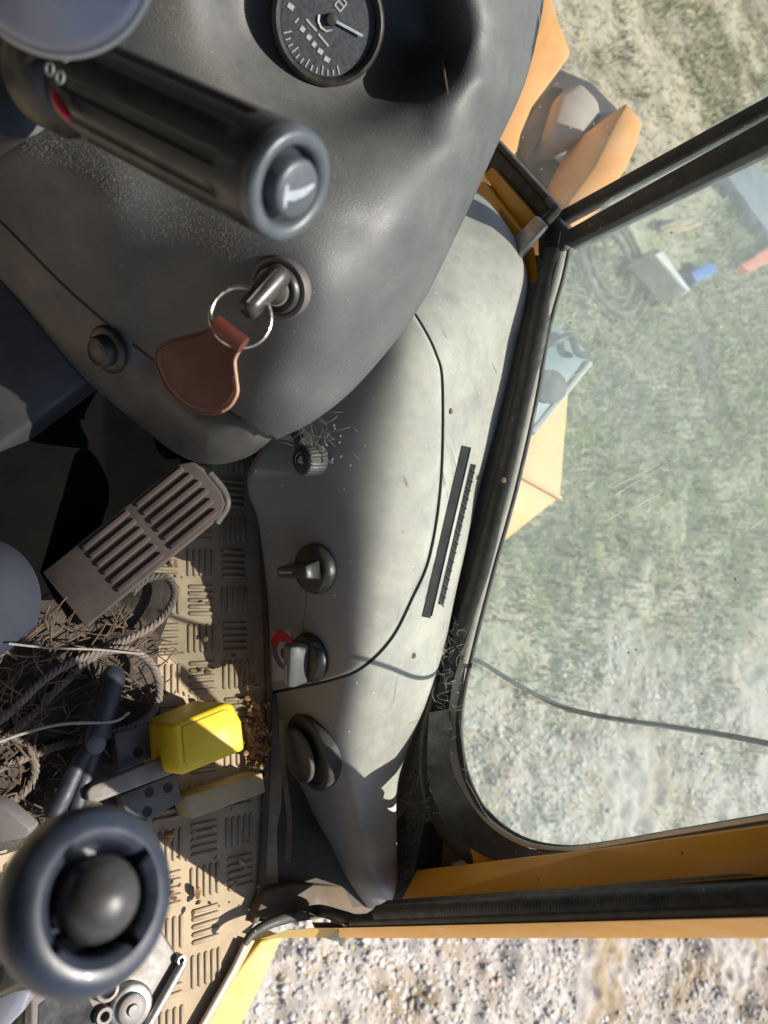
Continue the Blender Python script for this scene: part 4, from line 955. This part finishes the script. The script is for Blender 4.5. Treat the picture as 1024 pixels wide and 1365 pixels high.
prism("pedal_foot", np.array([pA + pt*a + pw*b - pn*.009 for a, b in [(pl_*.55, -.02), (pl_*.55, .02), (pl_*1.05, .022), (pl_*1.05, -.022)]]), -pn*.012, m_wall, ped, bevel=.002)
du = prism("footwell_shade_mat", np.array([P(x, y, dh(x, y, .613)) for x, y in [(-90, 470), (112, 480), (200, 560), (262, 618), (120, 752), (70, 800), (-90, 800)]]), A(0, 0, -.006), m_footshade, bevel=.001)  # dark sheet painting the footwell shade over a sunlit patch of floor
tag(du, "near black mat added for the shade of the footwell behind the pedal", "mat")
cov = lathe("lever_gaiter", [(0, .046), (.02, .047), (.045, .041), (.065, .030), (.078, .016), (.081, .001)], P(-24, 800, .565), nrm(-D - IX*.1), m_slate, seg=40)
tag(cov, "smooth slate grey rounded lever gaiter cut off beside the pedal", "gaiter")

# ------------------------------------------------------------------ loose things on the floor
yb = thing("yellow_box", "bright yellow plastic box lying on the tread plate", "box", G(280, 1000, FZ))
h0 = .550
topo = [(231, 966), (302, 937), (311, 938), (323, 962), (327, 1000), (243, 1034), (236, 1026)]
tp = np.array([P(x, y, dh(x, y, h0)) for x, y in topo]); ct = tp.mean(0)
bt_ = ct + (tp - ct)*1.04 + A(0, 0, -.058)
vs = np.vstack([tp, bt_]); n_ = len(tp)
mk("box_shell", vs, [tuple(range(n_)), tuple(range(n_, 2*n_))[::-1]] + [(i, n_+i, n_+(i+1) % n_, (i+1) % n_) for i in range(n_)], m_boxy, yb, bevel=.004, seg=3)
prism("box_lid_step", ct + (tp-ct)*.80 + A(0, 0, .0014), A(0, 0, -.003), m_boxy, yb, bevel=.001)
wb = prism("wooden_block", np.array([P(x, y, dh(x, y, .592)) for x, y in [(246, 1062), (350, 1030), (355, 1056), (256, 1092)]]), A(0, 0, -.026), m_cream, bevel=.0015)
tag(wb, "cream wooden block lying beside the yellow box", "block")
pg = thing("grey_bracket", "dark grey metal bracket with screw holes on the floor beside the yellow box", "bracket", G(190, 1030, FZ))
for q in ([(152, 978), (214, 960), (228, 1000), (205, 1010), (160, 1030)], [(160, 1060), (236, 1030), (243, 1068), (200, 1092), (168, 1085)]):
    prism("bracket_plate", np.array([P(x, y, dh(x, y, .592)) for x, y in q]), A(0, 0, -.012), m_gmetal, pg, bevel=.001)
for x, y in ((184, 1003), (199, 1056), (224, 1050), (196, 1082)):
    lathe("screw_hole", [(-.004, .0040), (.0002, .0040), (.0002, .0003)], P(x, y, dh(x, y, .592)), A(0, 0, 1), m_slot, pg, seg=16)
cl = prism("plastic_strip", np.array([P(x, y, dh(x, y, .575)) for x, y in [(116, 1056), (122, 1048), (225, 1006), (236, 1010), (238, 1026), (230, 1032), (130, 1070), (118, 1068)]]), A(0, 0, -.006), m_clear, bevel=.0015)
tag(cl, "cloudy translucent plastic strip with rounded ends lying over the grey bracket", "strip")
# pliers
pli = thing("pliers", "pliers with dark navy grips lying among the rope", "pliers", G(120, 980, FZ))
def ph(x, y, h): return P(x, y, dh(x, y, h - .08))
tube("grip", cr(np.array([ph(154, 890, .664), ph(146, 925, .66), ph(134, 965, .66), ph(126, 990, .662)]), 14), [.006, .0085, .0095, .0095, .009, .009, .0088, .0088, .0086, .0086, .0088, .009, .009, .0085], m_navy, pli, seg=14, flat=.7)
tube("grip", cr(np.array([ph(124, 990, .662), ph(105, 1020, .664), ph(86, 1060, .666), ph(70, 1092, .668)]), 14), .0066, m_navy, pli, seg=12, flat=.7)
tube("grip", cr(np.array([ph(128, 992, .662), ph(116, 1030, .664), ph(104, 1070, .666), ph(98, 1100, .668)]), 14), .006, m_navy, pli, seg=12, flat=.7)
lathe("pivot", [(-.006, .007), (.004, .007), (.005, .005), (.005, .0005)], ph(126, 992, .660), A(0, 0, 1), m_gmetal, pli, seg=20)
# rope
def rope_g(path, R, r, turns, n):
    c = cr(path, n); t = np.gradient(c, axis=0); t /= np.linalg.norm(t, axis=1)[:, None]; up = A(0, 0, 1)
    u = np.cross(t, up); u /= np.linalg.norm(u, axis=1)[:, None]; v = np.cross(u, t); ph_ = np.linspace(0, turns*2*np.pi, n); out = MB()
    for k in range(3):
        a = ph_ + k*2.094; out.add(tube_g(c + R*(np.cos(a)[:, None]*u + np.sin(a)[:, None]*v), r, seg=6))
    return np.vstack(out.v), out.f
mb = MB()
rp_ = [[(-40, 985, .685), (10, 952, .68), (60, 905, .675), (112, 876, .67), (165, 866, .666), (197, 880, .664), (212, 910, .664), (208, 942, .668), (185, 965, .676), (150, 978, .68), (90, 990, .683), (30, 1012, .685), (-40, 1040, .69)],
       [(-30, 1010, .69), (30, 965, .688), (80, 915, .684), (130, 872, .676), (175, 850, .672), (214, 826, .67), (233, 792, .672), (222, 770, .676), (196, 772, .68), (176, 790, .685)],
       [(-30, 1075, .688), (20, 1065, .686), (46, 1035, .684), (40, 1000, .684), (16, 985, .685), (-20, 990, .688)]]
for q in rp_:
    w_ = np.array([ph(x, y, h) for x, y, h in q]); ln = np.sum(np.linalg.norm(np.diff(w_, axis=0), axis=1))
    mb.add(rope_g(w_, .0016, .0018, ln/.012, int(ln/.0014)))
rp = mb.mk("rope", m_rope); tag(rp, "frayed grey twisted rope coiled on the dirty floor", "rope")
tw = tube("twine", cr(np.array([ph(-30, 1000, .665), ph(30, 978, .66), ph(85, 965, .655), ph(150, 962, .655), ph(172, 950, .66)]), 40), .0011, m_twine, seg=6)
tag(tw, "thin pale twine crossing in front of the pliers", "twine")
tw2 = tube("straw_stalk", cr(np.array([ph(12, 858, .655), ph(70, 864, .652), ph(130, 866, .652), ph(192, 872, .657)]), 30), .0008, m_twine, seg=6)
tag(tw2, "single long pale straw stalk lying across the rope", "straw")
mb = MB()
for k in range(420):
    x = random.uniform(-20, 205); y = random.uniform(830, 1100); a = random.gauss(-.7, .9); l = random.uniform(10, 55); h = random.uniform(.672, .692)
    if x > 120 and y > 940: continue
    p0 = ph(x, y, h); p1 = ph(x + l*.5*math.cos(a) + random.gauss(0, 3), y + l*.5*math.sin(a) + random.gauss(0, 3), h - .003); p2 = ph(x + l*math.cos(a), y + l*math.sin(a), h + .002)
    mb.add(tube_g(cr(np.array([p0, p1, p2]), 5), random.uniform(.0003, .0008), seg=4))
tag(mb.mk("straw_litter", m_straw, kind="stuff"), "brown straw and grass litter on the cab floor")
mb = MB()
for k in range(300):
    if k < 240: x = random.gauss(343, 7); y = random.gauss(985, 32)
    else: x = random.uniform(215, 350); y = random.uniform(700, 960) if k < 270 else random.uniform(1060, 1240)
    s = .0006 + .0030*random.random()**2.2; c = ph(x, y, .692); ax_ = nrm(A(random.gauss(0, 1), random.gauss(0, 1), random.gauss(0, 1)))
    mb.add(lathe_g([(-s*random.uniform(.8, 2.2), s*.4), (-s*.4, s), (s*.5, s*random.uniform(.5, 1)), (s*random.uniform(.6, 1.8), s*.35)], c, ax_, seg=4))
tag(mb.mk("dry_chips", m_chips, kind="stuff"), "tan leaf and bark chips in the gutter by the console")

# seat base plate and pulley under the control lever
sb = thing("seat_mount", "grey zinc seat base plate with bolt bosses below the control lever", "seat mount", P(120, 1340, .56))
bpz = .56
pt_ = [(95, 1240), (150, 1222), (212, 1234), (244, 1284), (196, 1368), (170, 1420), (40, 1420), (40, 1300)]
prism("base_plate", np.array([P(x, y, dh(x, y, bpz)) for x, y in pt_]), A(0, 0, -.012), m_plate, sb, bevel=.002)
tube("plate_flange", np.array([P(x, y, dh(x, y, bpz-.004)) for x, y in [(244, 1284), (196, 1368), (166, 1425)]]), .0035, m_steel, sb, seg=8)
def boss(x, y, r, hole, m1): 
    lathe("bolt_boss", [(-.004, r), (.004, r), (.0055, r*.9), (.0055, hole*1.15), (.004, hole), (-.001, hole*.9), (-.001, .0003)], P(x, y, dh(x, y, bpz)), A(0, 0, 1), m1, sb, seg=28)
boss(140, 1316, .0085, .0050, m_plate); boss(136, 1352, .0060, .0028, m_plate); boss(172, 1340, .0150, .0036, m_steel); boss(238, 1278, .0035, .0018, m_steel)
lathe("pulley", [(-.002, .0100), (.008, .0100), (.009, .009), (.009, .004), (.011, .0035), (.011, .0002)], P(170, 1341, dh(170, 1341, bpz)), A(0, 0, 1), m_plate, sb, seg=32)
prism("plate_cutout", np.array([P(x, y, dh(x, y, bpz-.0006)) for x, y in [(52, 1340), (75, 1322), (118, 1330), (128, 1350), (118, 1400), (50, 1400)]]), A(0, 0, -.002), m_slot, sb, smooth=False)
prism("seat_rail", poly([(-20, 1335, .46), (22, 1322, .455), (42, 1318, .455), (30, 1350, .46), (-20, 1400, .46)]), D*.02, m_silver, sb, bevel=.002)
sg = prism("seat_lever", poly([(-30, 1062, .50), (6, 1078, .50), (40, 1108, .505), (34, 1118, .51), (-30, 1128, .51)]), D*.015, m_plate, bevel=.002)
tag(sg, "bright bent metal tab at the photo edge above the control lever", "lever tab")

# ------------------------------------------------------------------ outside: machine parts
lb = thing("loader_bracket", "orange forked loader bracket with a pale pin, seen through the front pane", "bracket", P(740, 240, 1.42) + A(0, 0, -.3))
def opoly(pts, d, s=0): return np.array([P(x, y, d) for x, y in pts])
thk = D*.03 + A(0, 0, -.10)
prism("fork_arm", opoly([(720, -40), (742, 10), (746, 28), (763, 70), (748, 92), (712, 140), (696, 178), (690, 205), (678, 205), (640, 200), (668, 130), (700, 60)], 1.25), thk, m_orange, lb, bevel=.006)
prism("fork_arm", opoly([(836, 134), (858, 164), (851, 192), (838, 222), (800, 282), (770, 300), (735, 330), (756, 268), (790, 222), (820, 160)], 1.22), thk, m_orange, lb, bevel=.006)
prism("fork_web", poly([(640, 196, 1.27), (690, 200, 1.27), (700, 240, 1.29), (730, 268, 1.30), (760, 268, 1.25), (740, 330, 1.25), (690, 320, 1.27), (650, 260, 1.27)]), thk, m_orange2, lb, bevel=.008)
prism("fork_pocket", poly([(690, 170, 1.36), (745, 90, 1.38), (790, 110, 1.38), (830, 150, 1.35), (765, 268, 1.33), (700, 245, 1.33)]), thk*.8, m_dkgrey, lb, bevel=.004)
prism("pivot_block", poly([(748, 122, 1.30), (776, 106, 1.31), (800, 132, 1.31), (806, 156, 1.30), (780, 182, 1.29), (744, 192, 1.28), (730, 178, 1.28)]), D*.05 + A(0, 0, -.06), m_plate2, lb, bevel=.012)
prism("pocket_plate", poly([(692, 178, 1.30), (738, 108, 1.33), (752, 118, 1.33), (722, 178, 1.30), (706, 214, 1.29)]), D*.03, m_dkgrey, lb, bevel=.004)
prism("pocket_plate", poly([(800, 150, 1.30), (820, 146, 1.30), (826, 160, 1.29), (790, 214, 1.27), (776, 200, 1.27)]), D*.03, m_dkgrey, lb, bevel=.004)

st = thing("step_box", "orange sheet metal step box outside below the corner pane", "step box", P(720, 640, 1.15) + A(0, 0, -.3))
hb_ = 1.0 * .80
tA, tB, tC, tD_ = [P(x, y, dh(x, y, hb_)) for x, y in [(758, 526), (747, 664), (694, 634), (640, 520)]]
prism("step_top", np.array([tA, tB, tC, tD_]), A(0, 0, -.02), m_orange2, st, bevel=.003)
e = nrm(tB - tC); dn = A(0, 0, -.11)
lo1, lo2 = P(671, 724, dh(671, 724, hb_ + .06)), P(600, 700, dh(600, 700, hb_ + .06))
prism("step_side", np.array([tB, P(674, 722, dh(674, 722, hb_+.04)), P(610, 690, dh(610, 690, hb_+.04)), tC]) + A(0, 0, -.004), A(0, 0, -.02), m_orange, st, bevel=.003)
tube("step_seam", np.array([tC + A(0, 0, .001), tB + A(0, 0, .001)]), .004, m_orange2, st, seg=8)
prism("step_skirt", np.array([tA, tB, tB + A(0, 0, -.3), tA + A(0, 0, -.3)]) + A(0, 0, -.012), nrm(tC - tA)*.02, m_orange, st, smooth=False)
hl = thing("work_light", "blue grey work light housing outside beside the step box", "work light", P(745, 490, 1.05) + A(0, 0, -.12))
hq = [(735, 425, 1.02), (762, 446, 1.02), (790, 474, 1.02), (716, 566, 1.0), (690, 572, .98), (690, 440, .98)]
prism("light_housing", poly(hq), A(0, 0, -.06), m_bluegrey, hl, bevel=.004)
prism("lens_rim", poly([(786, 479, 1.015), (792, 484, 1.015), (714, 580, .995), (708, 572, .995)]), A(0, 0, -.02), m_pale, hl, bevel=.002)
lathe("lens", [(0, .022), (.004, .022), (.006, .016), (.007, .001)], P(733, 516, 1.0), -D + A(0, 0, .3), m_dkgrey, hl, seg=28)
tube("light_cable", cr(poly([(700, 462, 1.0), (735, 458, 1.0), (760, 448, 1.005), (770, 470, 1.005), (785, 474, 1.005)]), 24), .005, m_wire, hl, seg=8)

# aerial lead hanging outside the pane
wp = [(616, 877), (640, 882), (682, 908), (740, 938), (800, 955), (900, 970), (1000, 986), (1080, 1003), (1260, 1030)]
wr = tube("aerial_wire", cr(np.array([P(x, y, dg(x, y) + (.012 if x > 630 else -.012)) for x, y in wp]), 70), .0021, m_wire, seg=8)
tag(wr, "thin dark wire sagging across the dusty corner pane", "wire")

# scrap on the grass, farther out
def gz(x, y, h=0.): return P(x, y, dh(x, y, 1.85 - h))
def block(name, label, cat, pts, hgt, mat_, bev=.01, base=0.):
    t = np.array([gz(x, y, hgt + base) for x, y in pts]); o = prism(name, t, A(0, 0, -hgt), mat_, origin=tuple(t.mean(0) - A(0, 0, hgt)), bevel=bev); return tag(o, label, cat)
block("concrete_slab", "long blue grey slab lying on the ground near the pane joint", "slab", [(965, 225), (990, 200), (1130, 350), (1090, 400)], .12, m_slab)
block("blue_crate", "small blue plastic crate on the grass", "crate", [(922, 362), (948, 348), (960, 362), (930, 376)], .10, m_blue2)
block("orange_beam", "red orange painted beam end on the grass", "beam", [(990, 352), (1060, 305), (1070, 330), (1000, 362)], .12, m_red2)
ds = thing("steel_channel", "dark steel channel with a pale end lying in the grass beside the blue crate", "channel", gz(890, 370))
t = np.array([gz(x, y, .10) for x, y in [(836, 352), (876, 330), (920, 386), (884, 404)]]); prism("channel_body", t, A(0, 0, -.12), m_dark, ds, bevel=.01)
t = np.array([gz(x, y, .115) for x, y in [(874, 338), (884, 334), (922, 388), (914, 384)]]); prism("channel_flange", t, A(0, 0, -.13), m_pale, ds, bevel=.006)
hz = MB()
for k, r in enumerate((.30, .25, .17)):
    c = gz(815, 350, .03 + .02*k); hz.add(tube_g(np.array([c + r*A(math.cos(t), math.sin(t), 0) for t in np.linspace(0, 6.283, 48, endpoint=False)]), .013, closed=True, seg=8))
tag(hz.mk("hose_coil", m_hose), "coiled dark hose lying on the grass by the pane corner", "hose")
mt = prism("hollow_shade_mat", np.array([gz(x, y, .025) for x, y in cr([(900, 430), (922, 424), (944, 416), (958, 440), (970, 462), (964, 486), (946, 500), (930, 490), (910, 470), (908, 450)], 40, closed=True)]), A(0, 0, -.05), m_dark, bevel=.004)  # flat dark shape paints the shade of a hollow in the ground
tag(mt, "dark flat mat standing in for a shaded hollow in the grass", "mat")
sbn = MB()
for k in range(14):
    x, y = 905 + random.gauss(0, 8), 303 + random.gauss(0, 4); sbn.add(tube_g(np.array([gz(x-12, y+4, .06), gz(x, y, .09), gz(x+14, y-5, .07)]), .008, seg=5))
tag(sbn.mk("straw_bundle", m_grass[1]), "small bundle of pale straw on the dark ground", "straw")
